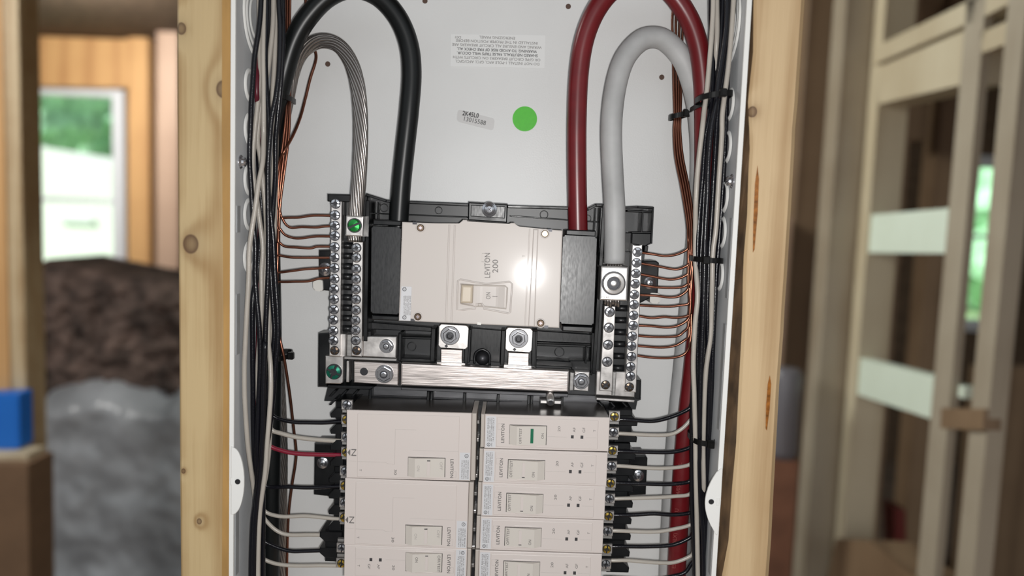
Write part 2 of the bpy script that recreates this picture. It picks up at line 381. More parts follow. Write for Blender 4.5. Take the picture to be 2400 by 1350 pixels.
def washer_screw_mesh(name, m, m2):
    bm = bmesh.new()
    lathe_y(bm, [(0.66, -0.20), (0.97, -0.06), (1.0, 0.1)], 28, mi=0)
    lathe_y(bm, [(0.12, -0.52), (0.40, -0.47), (0.62, -0.36), (0.74, -0.05)], 24, mi=0)
    for a in (0.5, 0.5+PI/2):  # dark bars painted as the shade of a cross recess
        r = bmesh.ops.create_cube(bm, size=1.0, matrix=Matrix.Rotation(a, 4, 'Y') @ Matrix.Translation((0, -0.46, 0)) @ Matrix.Diagonal((0.66, 0.14, 0.15, 1)))
        for v in r['verts']:
            for f in v.link_faces: f.material_index = 1
    bmesh.ops.recalc_face_normals(bm, faces=bm.faces[:])
    me = bpy.data.meshes.new(name); bm.to_mesh(me); bm.free(); me.materials.append(m); me.materials.append(m2); return me
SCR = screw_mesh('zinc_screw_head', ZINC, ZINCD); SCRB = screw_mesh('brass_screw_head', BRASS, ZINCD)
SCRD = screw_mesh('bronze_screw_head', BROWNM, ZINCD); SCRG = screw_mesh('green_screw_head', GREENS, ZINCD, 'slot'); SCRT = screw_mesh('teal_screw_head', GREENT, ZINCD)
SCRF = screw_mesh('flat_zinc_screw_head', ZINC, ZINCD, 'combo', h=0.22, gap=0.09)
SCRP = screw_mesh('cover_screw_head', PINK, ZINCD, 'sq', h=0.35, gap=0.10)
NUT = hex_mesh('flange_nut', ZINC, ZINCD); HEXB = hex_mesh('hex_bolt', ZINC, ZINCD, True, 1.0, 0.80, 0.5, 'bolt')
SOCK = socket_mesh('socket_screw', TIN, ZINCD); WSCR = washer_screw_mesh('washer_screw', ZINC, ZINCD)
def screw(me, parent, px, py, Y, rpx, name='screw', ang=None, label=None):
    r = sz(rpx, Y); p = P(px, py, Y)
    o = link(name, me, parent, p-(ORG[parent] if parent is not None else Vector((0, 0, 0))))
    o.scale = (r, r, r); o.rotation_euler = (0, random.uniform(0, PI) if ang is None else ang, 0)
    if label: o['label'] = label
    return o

# ================================================================== SETTING
def slab(name, lo, hi, m, kind='structure'):
    bm = bmesh.new(); lo = Vector(lo); hi = Vector(hi); box(bm, (lo+hi)/2, hi-lo); o = mk(name, bm, m); tag(o, kind=kind); return o
YB = 4.5
slab('floor', (-4.6, -1.2, -1.62), (4.6, YB+.1, -1.55), CONC)
slab('ceiling', (-4.6, -1.2, 1.10), (4.6, YB+.1, 1.16), OSB)
slab('wall_left', (-4.7, -1.2, -1.55), (-4.6, YB+.1, 1.10), OSB)
slab('wall_right', (4.6, -1.2, -1.55), (4.7, YB+.1, 1.10), OSB)
# back wall with two window openings
wl0, wl1 = P(55, 200, YB), P(297, 655, YB); WX0, WX1, WZ1, WZ0 = wl0.x-0.25, wl1.x, wl0.z+0.02, wl1.z-0.02
wr0, wr1 = P(2262, 400, YB), P(2345, 770, YB); VX0, VX1, VZ1, VZ0 = wr0.x, wr1.x, wr0.z+0.1, wr1.z-0.02
bm = bmesh.new()
def wpiece(x0, x1, z0, z1): box(bm, ((x0+x1)/2, YB+.05, (z0+z1)/2), (x1-x0, .1, z1-z0))
wpiece(-4.6, WX0, -1.55, 1.10); wpiece(WX0, WX1, WZ1, 1.10); wpiece(WX0, WX1, -1.55, WZ0); wpiece(WX1, VX0, -1.55, 1.10)
wpiece(VX0, VX1, VZ1, 1.10); wpiece(VX0, VX1, -1.55, VZ0); wpiece(VX1, 4.6, -1.55, 1.10)
tag(mk('wall_back', bm, OSB), kind='structure')
def window(name, x0, x1, z0, z1, rail):
    y = YB-0.01; t = 0.075; root = empty(name, ((x0+x1)/2, y, z0)); root['kind'] = 'structure'
    for nm, lo, hi in (('jamb', (x0, z0), (x0+t, z1)), ('jamb', (x1-t, z0), (x1, z1)), ('head', (x0+t, z1-t), (x1-t, z1)), ('sill', (x0+t, z0), (x1-t, z0+t)), ('meeting_rail', (x0+t, rail-.015), (x1-t, rail+.015))):
        bm = bmesh.new(); box(bm, ((lo[0]+hi[0])/2, y+.03, (lo[1]+hi[1])/2), (hi[0]-lo[0], .09, hi[1]-lo[1])); mk(nm, bm, VINYL, root)
    for lo, hi in ((z0+t, rail-.015), (rail+.015, z1-t)):
        bm = bmesh.new(); box(bm, ((x0+x1)/2, y+.04, (lo+hi)/2), (x1-x0-2*t, .004, hi-lo)); mk('pane', bm, GLASS, root)
window('window_1', WX0, WX1, WZ0, WZ1, P(200, 470, YB).z)
window('window_2', VX0, VX1, VZ0, VZ1, (VZ0+VZ1)/2+.05)
# outside
slab('lawn', (-30, YB+.3, -2.2), (30, 40, -2.0), GRASS)
Yh = 14.0
hp = [P(-60, 720, Yh), P(-60, 400, Yh), P(75, 340, Yh), P(180, 372, Yh), P(225, 385, Yh), P(420, 385, Yh), P(420, 720, Yh)]
hp = [Vector((p.x, p.y, max(p.z, -2.0))) for p in hp]
house = empty('neighbour_house', (hp[0].x+1, Yh, -2.0), 'white house seen through the far left window', 'house')
bm = bmesh.new(); poly_prism(bm, [Vector((p.x, p.y, -2.0 if p.z < -1.5 else p.z)) for p in hp], Yh+4); mk('wall', bm, SIDING, house)
bm = bmesh.new(); poly_prism(bm, [P(140, 508, Yh-.05), P(215, 512, Yh-.05), P(215, 524, Yh-.05), P(140, 520, Yh-.05)], Yh+.05); mk('window_pane', bm, VINYL, house)
random.seed(3)
for k, (px, py, rr, lab) in enumerate(((130, 250, 1.2, 'green leafy tree behind the white house, left one in the far window'), (240, 290, 1.3, 'green leafy tree behind the white house, middle one in the far window'), (340, 250, 1.2, 'green leafy tree behind the white house, beside the window jamb'), (2330, 520, 2.2, 'pale green tree seen through the slit between the right studs'))):
    Yt = 20+3*(k % 3); c = P(px, py, Yt); root = empty('leafy_tree', (c.x, Yt, -2.0), lab, 'tree')
    bm = bmesh.new(); bmesh.ops.create_icosphere(bm, subdivisions=4, radius=rr, matrix=Matrix.Translation(c))
    for v in bm.verts:
        d = (v.co-c).normalized(); v.co = c + d*rr*(1+0.12*math.sin(7*d.x+k)+0.12*math.sin(9*d.z+2*k)+0.07*math.sin(17*d.y+13*d.x)+random.uniform(-.05, .05))
    mk('crown', bm, LEAF, root)
    bm = bmesh.new(); tube(bm, [Vector((c.x, Yt, -2.0)), Vector((c.x+.05, Yt, c.z-1)), c], 0.16, 8); mk('trunk', bm, BEAM, root)

# ------------------------------------------------------------------ framing in the background, left
def board(name, px, Y, depth, m, label, cat='stud', group=None, bevel=0.003):
    o = prism(name, px, Y, Y+depth, m, None, bevel, seg=1); return tag(o, label, cat, group)
board('window_header', [(60, 83), (302, 92), (302, 205), (60, 200)], YB-.10, .09, PINEO, 'orange pine header board above the far left window', 'header')
board('ceiling_beam', [(60, -60), (292, -50), (292, 74), (60, 70)], YB-.16, .14, BEAM, 'dark red-brown beam over the pine header, top left', 'beam')
board('framing_stud', [(298, -60), (347, -60), (352, 680), (300, 680)], YB-.11, .10, PINEO, 'orange pine stud beside the far left window')
board('framing_stud', [(366, -60), (418, -60), (420, 690), (366, 690)], YB-.30, .10, PINEP, 'pinkish pine stud right of the orange window stud')
board('framing_stud', [(60, 640), (410, 700), (410, 1100), (60, 1100)], YB-.09, .08, PINEB, 'brown sheathing board below the far left window', 'board')
YS = 1.56
zt = 1.10; zb = -1.55
def vstud(name, pxl, pxr, pyref, Y, depth, m, label, z0=zb, z1=zt, cat='stud', group=None):
    x0, x1 = P(pxl, pyref, Y).x, P(pxr, pyref, Y).x; bm = bmesh.new()
    poly_prism(bm, [Vector((x0, Y, z0)), Vector((x1, Y, z0)), Vector((x1, Y, z1)), Vector((x0, Y, z1))], Y+depth, .002, 1)
    return tag(mk(name, bm, m), label, cat, group)
vstud('framing_stud', 18, 55, 600, YS, .089, PINE, 'weathered pine stud carrying the blue box, far left edge')
vstud('framing_stud', -24, 16, 600, YS-.004, .089, PINEO, 'yellowish pine stud doubled against the one with the blue box')
bx = empty('electrical_box', P(30, 990, YS-.06), 'blue plastic electrical box nailed to the far left stud', 'electrical box')
prism('box_body', [(-45, 924), (45, 922), (47, 1052), (-45, 1056)], YS-.06, YS-.003, BLUE, bx, .004, 6)
prism('box_cover', [(-38, 931), (39, 929), (41, 1045), (-38, 1049)], YS-.062, YS-.0602, BLUE, bx, .001)
ct = empty('cardboard_carton', P(20, 1350, YS-.1), 'brown cardboard carton under the blue box, lower left corner', 'carton')
prism('carton_body', [(-90, 1086), (66, 1088), (70, 1420), (-90, 1420)], YS-.13, YS-.02, CARD, ct, .004)
prism('carton_flap', [(-90, 1062), (64, 1066), (66, 1087), (-90, 1085)], YS-.10, YS-.02, PINEC, ct, .003)

# torn bundle of insulation under the window
Yp = 2.1
pile = empty('insulation_bundle', P(260, 1350, Yp+.3), 'brown mineral wool bundle bursting from torn bluish plastic wrap', 'insulation')
def lump(px0, px1, tops, pybot, Y, depth, amp, seed, m, name, nx=46, nz=40, freq=24):
    """lumpy front sheet with a rounded top, closed to a body of the given depth"""
    random.seed(seed); bm = bmesh.new(); G = []
    def topy(x):
        for (a, ya_), (b_, yb_) in zip(tops, tops[1:]):
            if a <= x <= b_: return ya_+(yb_-ya_)*(x-a)/(b_-a)
        return tops[-1][1]
    for j in range(nz+1):
        row = []
        for i in range(nx+1):
            px = px0+(px1-px0)*i/nx; t = j/nz; py = topy(px)+(pybot-topy(px))*t
            p = P(px, py, Y); q = p*freq
            o_ = Vector((seed*3.1, 0, seed*1.7)); d = amp*(2.6*noise.noise(q*.5+o_)+1.5*noise.noise(q*1.1+o_*2)+.8*noise.noise(q*2.4+o_*3))
            d += depth*.18*(1-min(1, t*9))**2
            row.append(bm.verts.new((p.x, Y+d, p.z)))
        G.append(row)
    for a, b_ in zip(G, G[1:]):
        for i in range(nx): bm.faces.new((a[i], a[i+1], b_[i+1], b_[i]))
    back = [bm.verts.new((v.co.x, Y+depth, v.co.z)) for v in G[0]]; bb = [bm.verts.new((v.co.x, Y+depth, v.co.z)) for v in G[-1]]
    for i in range(nx): bm.faces.new((G[0][i+1], G[0][i], back[i], back[i+1])); bm.faces.new((back[i+1], back[i], bb[i], bb[i+1]))
    return mk(name, bm, m, pile, True)
lump(70, 460, [(70, 610), (120, 622), (250, 648), (330, 655), (460, 690)], 1020, Yp+.10, .5, .016, 5, WOOL, 'wool', 80, 80, 30)
lump(85, 470, [(85, 925), (170, 905), (230, 900), (300, 925), (380, 935), (420, 895), (470, 880)], 1480, Yp, .6, .010, 9, PLASTIC, 'plastic_wrap', 70, 70, 9)

# ------------------------------------------------------------------ framing in the background, right
XW = 1.05
def xboard(name, px, X, thick, m, label, cat='board', group=None):
    f = [PX(a, b_, X) for a, b_ in px]; bm = bmesh.new()
    fv = [bm.verts.new(p) for p in f]; bv = [bm.verts.new(p+Vector((thick, 0, 0))) for p in f]; n = len(f)
    bm.faces.new(fv); bm.faces.new(list(reversed(bv)))
    for i in range(n): bm.faces.new((fv[(i+1) % n], fv[i], bv[i], bv[(i+1) % n]))
    return tag(mk(name, bm, m), label, cat, group)
def xstud(pxl, pxr, pyref, X, thick, m, label, z0=zb, z1=zt, name='framing_stud'):
    y0, y1 = PX(pxl, pyref, X).y, PX(pxr, pyref, X).y; bm = bmesh.new()
    box(bm, (X+thick/2, (y0+y1)/2, (z0+z1)/2), (thick, abs(y1-y0), z1-z0)); return tag(mk(name, bm, m), label, 'stud')
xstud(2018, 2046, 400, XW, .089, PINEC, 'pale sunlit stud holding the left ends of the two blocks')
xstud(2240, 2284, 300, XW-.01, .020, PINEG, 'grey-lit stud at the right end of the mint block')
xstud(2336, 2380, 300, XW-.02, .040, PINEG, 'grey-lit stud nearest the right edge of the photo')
xboard('blocking', [(2022, 505), (2244, 486), (2240, 594), (2012, 592)], XW+.006, .038, PINEM, 'bright mint-lit block between the right studs', 'block')
xboard('blocking', [(2000, 835), (2196, 884), (2189, 984), (1990, 918)], XW+.006, .038, PINEM, 'pale green-lit block low between the right studs', 'block')
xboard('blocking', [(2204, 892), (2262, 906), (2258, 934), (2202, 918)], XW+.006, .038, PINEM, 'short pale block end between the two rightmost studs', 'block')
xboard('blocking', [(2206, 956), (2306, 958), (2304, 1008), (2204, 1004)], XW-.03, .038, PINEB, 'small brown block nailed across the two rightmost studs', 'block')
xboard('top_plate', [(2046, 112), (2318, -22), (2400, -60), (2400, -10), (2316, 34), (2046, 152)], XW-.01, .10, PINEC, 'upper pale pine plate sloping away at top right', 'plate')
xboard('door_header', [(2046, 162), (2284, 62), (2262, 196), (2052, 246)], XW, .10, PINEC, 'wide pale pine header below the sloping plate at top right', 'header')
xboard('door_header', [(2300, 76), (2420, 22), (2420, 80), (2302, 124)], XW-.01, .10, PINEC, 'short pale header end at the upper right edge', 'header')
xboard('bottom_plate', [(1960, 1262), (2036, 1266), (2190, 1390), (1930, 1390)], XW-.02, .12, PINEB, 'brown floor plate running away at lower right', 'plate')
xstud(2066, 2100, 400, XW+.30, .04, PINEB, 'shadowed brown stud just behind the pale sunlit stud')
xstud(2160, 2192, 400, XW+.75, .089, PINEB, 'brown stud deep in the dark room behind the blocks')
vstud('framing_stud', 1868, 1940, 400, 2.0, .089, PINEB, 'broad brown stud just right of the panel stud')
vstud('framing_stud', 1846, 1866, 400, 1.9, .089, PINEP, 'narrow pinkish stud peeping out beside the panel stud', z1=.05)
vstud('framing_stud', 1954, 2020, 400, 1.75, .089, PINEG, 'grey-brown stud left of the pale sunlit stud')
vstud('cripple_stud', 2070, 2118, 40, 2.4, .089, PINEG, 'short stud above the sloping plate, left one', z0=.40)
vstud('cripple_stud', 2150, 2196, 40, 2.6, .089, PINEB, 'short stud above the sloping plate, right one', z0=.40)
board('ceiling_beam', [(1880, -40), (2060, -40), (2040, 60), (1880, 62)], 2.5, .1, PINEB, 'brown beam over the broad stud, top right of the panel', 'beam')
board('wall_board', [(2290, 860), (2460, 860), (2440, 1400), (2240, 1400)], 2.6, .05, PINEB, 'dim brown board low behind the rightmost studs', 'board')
rb = empty('wrapped_roll', P(1860, 1080, 1.6), 'lavender-grey wrapped roll standing behind the panel stud', 'roll')
bm = bmesh.new(); a0, a1 = P(1862, 872, 1.6), P(1858, 1085, 1.6); hw = sz(38, 1.6)
prof = [(0.0, a0.z), (hw*.8, a0.z), (hw, a0.z-.02), (hw*.96, (a0.z+a1.z)/2), (hw, a1.z+.02), (hw*.9, a1.z)]
for k in range(24):
    pass
rings = [[bm.verts.new((a0.x+max(r, .002)*math.cos(2*PI*i/24), 1.66+max(r, .002)*math.sin(2*PI*i/24), z)) for i in range(24)] for r, z in prof]
for u, v in zip(rings, rings[1:]):
    for i in range(24): bm.faces.new((u[i], u[(i+1) % 24], v[(i+1) % 24], v[i]))
bm.faces.new(rings[0]); bm.faces.new(list(reversed(rings[-1]))); mk('wrap', bm, LAV, rb, True)
bm = bmesh.new(); box(bm, (a0.x, 1.66, (a1.z-1.55)/2), (hw*1.7, hw*1.7, (a1.z+1.55))); tag(mk('wooden_crate', bm, BEAM), 'dark wooden crate under the lavender-grey roll', 'crate')
rd = [P(2094, 1188, 2.2), P(2124, 1196, 2.2), P(2128, 1330, 2.2), P(2098, 1330, 2.2)]
bm = bmesh.new(); poly_prism(bm, rd, 2.28, .006); tag(mk('leaning_tool', bm, REDP), 'dull red tool leaning in the dark behind the right studs', 'tool')

# ================================================================== STUDS BESIDE THE PANEL
def stud_front(name, left, right, Yf, Yb, m, label):
    root = empty(name, P((left[0][0]+right[0][0])/2, left[-1][1], Yf), label, 'stud')
    bm = bmesh.new(); A = [P(x, y, Yf) for x, y in left]; B = [P(x, y, Yf) for x, y in right]
    n = len(A); rad = .0018
    rows = []
    for a, b_ in zip(A, B):
        rows.append([bm.verts.new(q) for q in (Vector((a.x, Yb, a.z)), Vector((a.x, Yf+rad, a.z)), Vector((a.x+rad, Yf, a.z)), Vector((b_.x-rad*2, Yf, b_.z)), Vector((b_.x, Yf+rad*2, b_.z)), Vector((b_.x, Yb, b_.z)))])
    for u, v in zip(rows, rows[1:]):
        for i in range(5): bm.faces.new((u[i], u[i+1], v[i+1], v[i]))
        bm.faces.new((u[5], u[0], v[0], v[5]))
    bm.faces.new(rows[0]); bm.faces.new(list(reversed(rows[-1])))
    return root, bm
# left stud, knots where the photo has them
lroot, bm = stud_front('wall_stud', [(411, -160), (413, 0), (414, 250), (416, 500), (418, 800), (420, 1100), (422, 1350), (424, 1520)],
                       [(539, -160), (540, 0), (540, 250), (540, 500), (540, 800), (540, 1100), (539, 1350), (538, 1520)], 0.0, .089, None, 'pine stud left of the panel with three large knots')
lo = [min(v.co[i] for v in bm.verts) for i in range(3)]; hi = [max(v.co[i] for v in bm.verts) for i in range(3)]; cc = Vector([(a+b_)/2 for a, b_ in zip(lo, hi)])
kn = [(P(x, y, 0).x-cc.x, P(x, y, 0).z-cc.z, sz(r, 0)) for x, y, r in ((425, 67, 11), (523, 209, 16), (447, 572, 18), (430, 1104, 5), (467, 1222, 6))]
LSTUD = wood('knotty_pine_left', (0.56, 0.42, 0.225), (0.33, 0.195, 0.075), 1.0, kn, ring=170)
mk('lumber', bm, LSTUD, lroot)
prism('rounded_edge', [(521, -160), (540, -160), (540, 500), (539, 1520), (519, 1520), (524, 800), (520, 300)], -.0006, .0, mat('orange_pine_edge', (0.42, 0.24, 0.075), 0.6, noise=0.2, nscale=60, stretch=(1, 1, .2)), lroot)
# right stud: irregular waney left edge
le = [(1768, -160), (1768, 0), (1767, 120), (1758, 205), (1755, 238), (1758, 302), (1759, 350), (1756, 403), (1753, 504), (1745, 600), (1743, 650), (1742, 720), (1740, 780), (1733, 909), (1727, 1040), (1717, 1150), (1709, 1270), (1694, 1350), (1675, 1480)]
re_ = [(1899, -160), (1890, 0), (1882, 120), (1876, 205), (1874, 238), (1868, 302), (1866, 350), (1863, 403), (1857, 504), (1851, 600), (1848, 650), (1843, 720), (1840, 780), (1830, 909), (1823, 1040), (1817, 1150), (1811, 1270), (1805, 1350), (1795, 1480)]
rroot, bm = stud_front('wall_stud', le, re_, 0.0, .089, None, 'pine stud right of the panel with resin streaks and bark edge')
lo = [min(v.co[i] for v in bm.verts) for i in range(3)]; hi = [max(v.co[i] for v in bm.verts) for i in range(3)]; cc = Vector([(a+b_)/2 for a, b_ in zip(lo, hi)])
RSTUD = wood('resinous_pine_right', (0.60, 0.44, 0.255), (0.40, 0.255, 0.125), 1.0, [(P(1764, 262, 0).x-cc.x, P(1764, 262, 0).z-cc.z, sz(10, 0))], ring=190)
mk('lumber', bm, RSTUD, rroot)
bm = bmesh.new(); rows = []
for (x, y) in le:
    bxp = 1762-0.0644*y; e = P(x+3, y, 0.0); e0 = P(x, y, 0.0); q = P(bxp+1, y, 0.0)
    jit = .0012*math.sin(y*.09)+.0008*math.sin(y*.23)
    rows.append([bm.verts.new((e0.x-.0001, .0019, e.z)), bm.verts.new((e.x*.5+q.x*.5, .006+jit, e.z)), bm.verts.new((min(q.x, e.x-.0015), .013+jit, e.z)), bm.verts.new((e.x+.0005, .014, e.z))])
for u, v in zip(rows, rows[1:]):
    for i in range(3): bm.faces.new((u[i], u[i+1], v[i+1], v[i]))
    bm.faces.new((u[3], u[0], v[0], v[3]))
bm.faces.new(rows[0]); bm.faces.new(list(reversed(rows[-1])))
mk('bark_edge', bm, BARK, rroot)
for pts in ([(1776, 388), (1779, 420), (1776, 500), (1769, 585), (1765, 592), (1766, 520), (1770, 430)], [(1805, 880), (1808, 900), (1804, 960), (1798, 1010), (1795, 1005), (1796, 950), (1800, 900)]):
    prism('resin_pocket', pts, -.0008, .001, RESIN, rroot, .0004)

# ================================================================== PANEL ENCLOSURE
XL, XR = P(541, 675, 0).x, P(1718.5, 675, 0).x
zT, zB = P(1200, -170, .095).z, P(1200, 1530, .095).z
enc = empty('panel_enclosure', ((XL+XR)/2, .096, zB), 'open white steel electrical panel enclosure between the two studs', 'electrical panel')
def ebox(name, lo, hi, m, parent=enc):
    bm = bmesh.new(); lo = Vector(lo); hi = Vector(hi); box(bm, (lo+hi)/2, hi-lo); return mk(name, bm, m, parent)
ebox('back_panel', (XL, .095, zB), (XR, .097, zT), STEEL)
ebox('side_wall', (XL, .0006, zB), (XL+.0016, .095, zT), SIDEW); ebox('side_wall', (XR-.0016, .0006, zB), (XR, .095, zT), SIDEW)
def lip(x0, x1): ebox('front_lip', (x0, -.0012, zB), (x1, .0005, zT), STEELW)
lip(XL-.0002, XL+.0030); lip(XR-.0032, XR+.0002)
# knockouts on the side walls: raised ring and pressed disc, each one part
def knock_mesh(name, rings):
    bm = bmesh.new()
    for r0, r1, h in rings: lathe_y(bm, [(r0, -h*.2), (r0+(r1-r0)*.3, -h), (r0+(r1-r0)*.7, -h), (r1, -h*.2)], 40, cap=False)
    bmesh.ops.recalc_face_normals(bm, faces=bm.faces[:])
    me = bpy.data.meshes.new(name); bm.to_mesh(me); bm.free(); me.materials.append(STEELW)
    for p in me.polygons: p.use_smooth = True
    return me
KS = knock_mesh('knockout_small', [(.0085, .0125, .0020)]); KB = knock_mesh('knockout_large', [(.015, .018, .0012), (.0215, .0245, .0012), (.0280, .0315, .0018)])
def knock(me, side, px, py, Y):
    x = XL+.0016 if side < 0 else XR-.0016; z = P(px, py, Y).z
    o = link('knockout', me, enc, Vector((x, Y, z))-ORG[enc]); o.rotation_euler = (0, 0, PI/2 if side < 0 else -PI/2)
for y in (200, 303, 420, 502, 602): knock(KS, -1, 580, y, .031)
knock(KB, -1, 585, 42, .047)
for y in (245, 345, 462, 545, 645): knock(KS, 1, 1710, y, .031)
knock(KB, 1, 1728, 66, .047)
for (y0, y1) in ((482, 545), (690, 832), (1180, 1350)):
    a, b_ = P(556, y0, .006), P(556, y1, .006); ebox('wall_slot', (XL+.0016, .006, b_.z), (XL+.0022, .0125, a.z), GALV)
for (y0, y1) in ((510, 700), (760, 1010), (1200, 1350)):
    a, b_ = P(1716-.06*y0*.5, y0, .006), P(1716, y1, .006); ebox('wall_slot', (XR-.0022, .006, b_.z), (XR-.0016, .012, a.z), GALV)
# half-moon cover tabs
def tabpart(pts, hole, notch):
    o = prism('cover_tab', pts, -.0026, -.0013, STEELW, enc, .0004, seg=1)
    bm = bmesh.new(); c = P(*hole, -.0027); lathe_y(bm, [(sz(6.5, 0), -.0002), (sz(6.5, 0), .0012)], 20, c); mk('tab_hole', bm, ZINCD, o)
    prism('tab_notch', notch, -.0030, -.0013, STEELW, o, .0003, seg=1)
tabpart([(541, 1047)]+[(541+31*math.sin(t)**.9, 1128-80*math.cos(t)) for t in [i*PI/14+.12 for i in range(13)]]+[(545, 1207), (541, 1206)], (557, 1129), [(540, 1119), (546, 1119), (545, 1137), (540, 1137)])
tabpart([(1692, 1097), (1694, 1102), (1689, 1180), (1683, 1252), (1679, 1255)]+[(1687-.055*(t_*160-80)-34*math.sin(PI*(.5+t_*.5) if 0 else PI*t_)**.8, 1095+160*t_) for t_ in [1-i/13 for i in range(1, 13)]], (1667, 1176), [(1680, 1167), (1687, 1167), (1686, 1185), (1679, 1185)])
# side screws
for side, px, py in ((-1, 568, 380), (1, 1714, 425)):
    x = XL+.0016 if side < 0 else XR-.0016; p = P(px, py, .014)
    o = link('side_screw', WSCR, enc, Vector((x, p.y, p.z))-ORG[enc], (0, 0, PI/2 if side < 0 else -PI/2)); o.scale = (.0055,)*3; o.scale.y = .009
for px, py in ((768, 150), (996, 2), (1332, 15), (1551, 181)):
    bm = bmesh.new(); lathe_y(bm, [(sz(6, .095), 0), (sz(6, .095), .001)], 18, P(px, py, .0948)); mk('mounting_hole', bm, HOLE, enc)  # flat disc coloured as a shaded opening

# stickers on the back panel
st = empty('warning_sticker', P(1167, 119, .0947), 'white warning sticker with upside-down print at the top of the back panel', 'sticker')
prism('sticker_sheet', [(1057, 80), (1278, 83), (1276, 160), (1056, 156)], .0946, .0950, PAPER, st)
LINES = ['DO NOT INSTALL 1-POLE AFCI, GFCI, AFCI/GFCI,', 'OR GFPE CIRCUIT BREAKERS ON CIRCUITS WITH', 'SHARED NEUTRALS, FALSE TRIPS WILL OCCUR.', 'WARNING: TO AVOID RISK OF FIRE CHECK ALL', 'WIRING AND ENSURE ALL CIRCUIT BREAKERS ARE', 'INSTALLED IN THE PROPER POSITION BEFORE', 'ENERGIZING PANEL']
spans = [(1070, 1262), (1064, 1264), (1073, 1258), (1073, 1256), (1062, 1267), (1071, 1258), (1125, 1206)]
for i, (l, (a, b_)) in enumerate(zip(LINES, spans)):
    text('warning_line', l, P((a+b_)/2, 146.5-9.75*i, .0945), sz(8.6, .0945), 180, INK if i in (2, 3) else INKG, st, length=sz(b_-a, .0945), bold=.00004 if i in (2, 3) else 0)
text('warning_line', 'D01', P(1073, 87, .0945), sz(8, .0945), 180, INKG, st, length=sz(13, .0945))
st = empty('serial_sticker', P(1115, 283, .0947), 'small grey sticker reading 2K45L0 13015588', 'sticker')
prism('sticker_sheet', [(1073, 256), (1160, 278), (1156, 306), (1070, 284)], .0946, .0950, PAPERG, st, 0, 8)
text('serial_line', '2K45L0', P(1103, 268.5, .0945), sz(14.5, .0945), -10+2.3, INK, st, length=sz(38, .0945), bold=.00012)
text('serial_line', '13015588', P(1112, 283.5, .0945), sz(14.5, .0945), -12+2.3, INK, st, length=sz(51, .0945))
bm = bmesh.new(); lathe_y(bm, [(sz(28.3, .095), 0), (sz(28.3, .095), .0004)], 48, P(1230, 278.5, .0946)); tag(mk('round_sticker', bm, GREENP), 'round neon green dot sticker on the back panel', 'sticker')

# ================================================================== INTERIOR CHASSIS (black plastic base, busbars)
ch = empty('panel_chassis', P(1130, 700, .094), 'black moulded interior base holding the main breaker and busbars', 'panel interior')
base = [(768, 455), (858, 456), (876, 461), (905, 471), (960, 472), (1098, 478), (1098, 472), (1190, 477), (1191, 484), (1340, 487), (1378, 490), (1397, 480), (1416, 480), (1440, 487), (1480, 489), (1495, 483), (1533, 485), (1529, 571), (1512, 577), (1512, 590), (1500, 700), (1492, 885), (1503, 890), (1502, 937), (1494, 940), (1490, 960), (760, 940), (768, 908), (745, 907), (746, 782), (762, 779), (776, 779), (778, 474), (768, 472)]
prism('base_plate', base, .074, .0945, BLACKR, ch)
def rib(pts, Yf=.062, Yb=.076, m=BLACK, bev=.0006): return prism('rib', pts, Yf, Yb, m, ch, bev, seg=1)
def line_rib(x0, y0, x1, y1, w_, Yf=.064, Yb=.076, m=BLACK):
    d = Vector((x1-x0, y1-y0)); n = Vector((-d.y, d.x)).normalized()*w_/2
    return rib([(x0+n.x, y0+n.y), (x1+n.x, y1+n.y), (x1-n.x, y1-n.y), (x0-n.x, y0-n.y)][::-1], Yf, Yb, m, .0004)
# outer rims
rib([(768, 455), (830, 457), (830, 474), (768, 472)], .05, .076); rib([(806, 459), (862, 459), (858, 510), (808, 506)], .060, .076)
for a, b_ in zip([(858, 456), (905, 471), (960, 474), (1098, 480)], [(905, 471), (960, 474), (1098, 480)]): line_rib(*a, *b_, 6, .055)
for a, b_ in zip([(1190, 484), (1340, 488), (1378, 491), (1397, 481), (1416, 481)], [(1340, 488), (1378, 491), (1397, 481), (1416, 481)]): line_rib(*a, *b_, 6, .055)
line_rib(1417, 480, 1392, 875, 9, .048); line_rib(862, 470, 856, 800, 9, .046); line_rib(1410, 486, 1405, 600, 5, .052)
for y0 in (500, ): line_rib(870, 500, 1095, 509, 3); line_rib(1195, 506, 1410, 521, 3)
line_rib(886, 474, 884, 518, 3); line_rib(1396, 488, 1393, 540, 3)
for a in ((1440, 488, 1495, 485), (1495, 485, 1532, 487), (1531, 487, 1527, 570), (1470, 494, 1528, 497), (1507, 492, 1504, 545), (1480, 545, 1526, 545)): line_rib(*a, 4, .056)
rib([(1481, 546), (1526, 547), (1525, 570), (1512, 577), (1480, 572)], .056); rib([(1465, 545), (1480, 545), (1479, 590), (1463, 590)], .060); rib([(1511, 574), (1520, 576), (1518, 592), (1509, 590)], .06)
# round moulding marks
for px, py, r in ((1028, 493, 8), (1275, 503, 9), (900, 487, 9), (1377, 512, 8), (1311, 825, 11), (965, 812, 10), (1240, 842, 1)):
    bm = bmesh.new(); rr = sz(r, .073); tube(bm, [P(px, py, .0735)+Vector((rr*math.cos(2*PI*i/20), 0, rr*math.sin(2*PI*i/20))) for i in range(20)], .00035, 6, True); mk('moulding_mark', bm, BLACKG, ch, True)
# top centre bracket and screw
br = prism('top_bracket', [(1098, 474), (1190, 479), (1188, 522), (1097, 516)], .058, .076, BLACK, ch, .0008)
prism('bracket_floor', [(1104, 480), (1184, 484), (1183, 512), (1103, 507)], .0572, .0590, BLACKG, br, .0005)
screw(WSCR, br, 1147, 491, .057, 18, 'bracket_screw', .3)
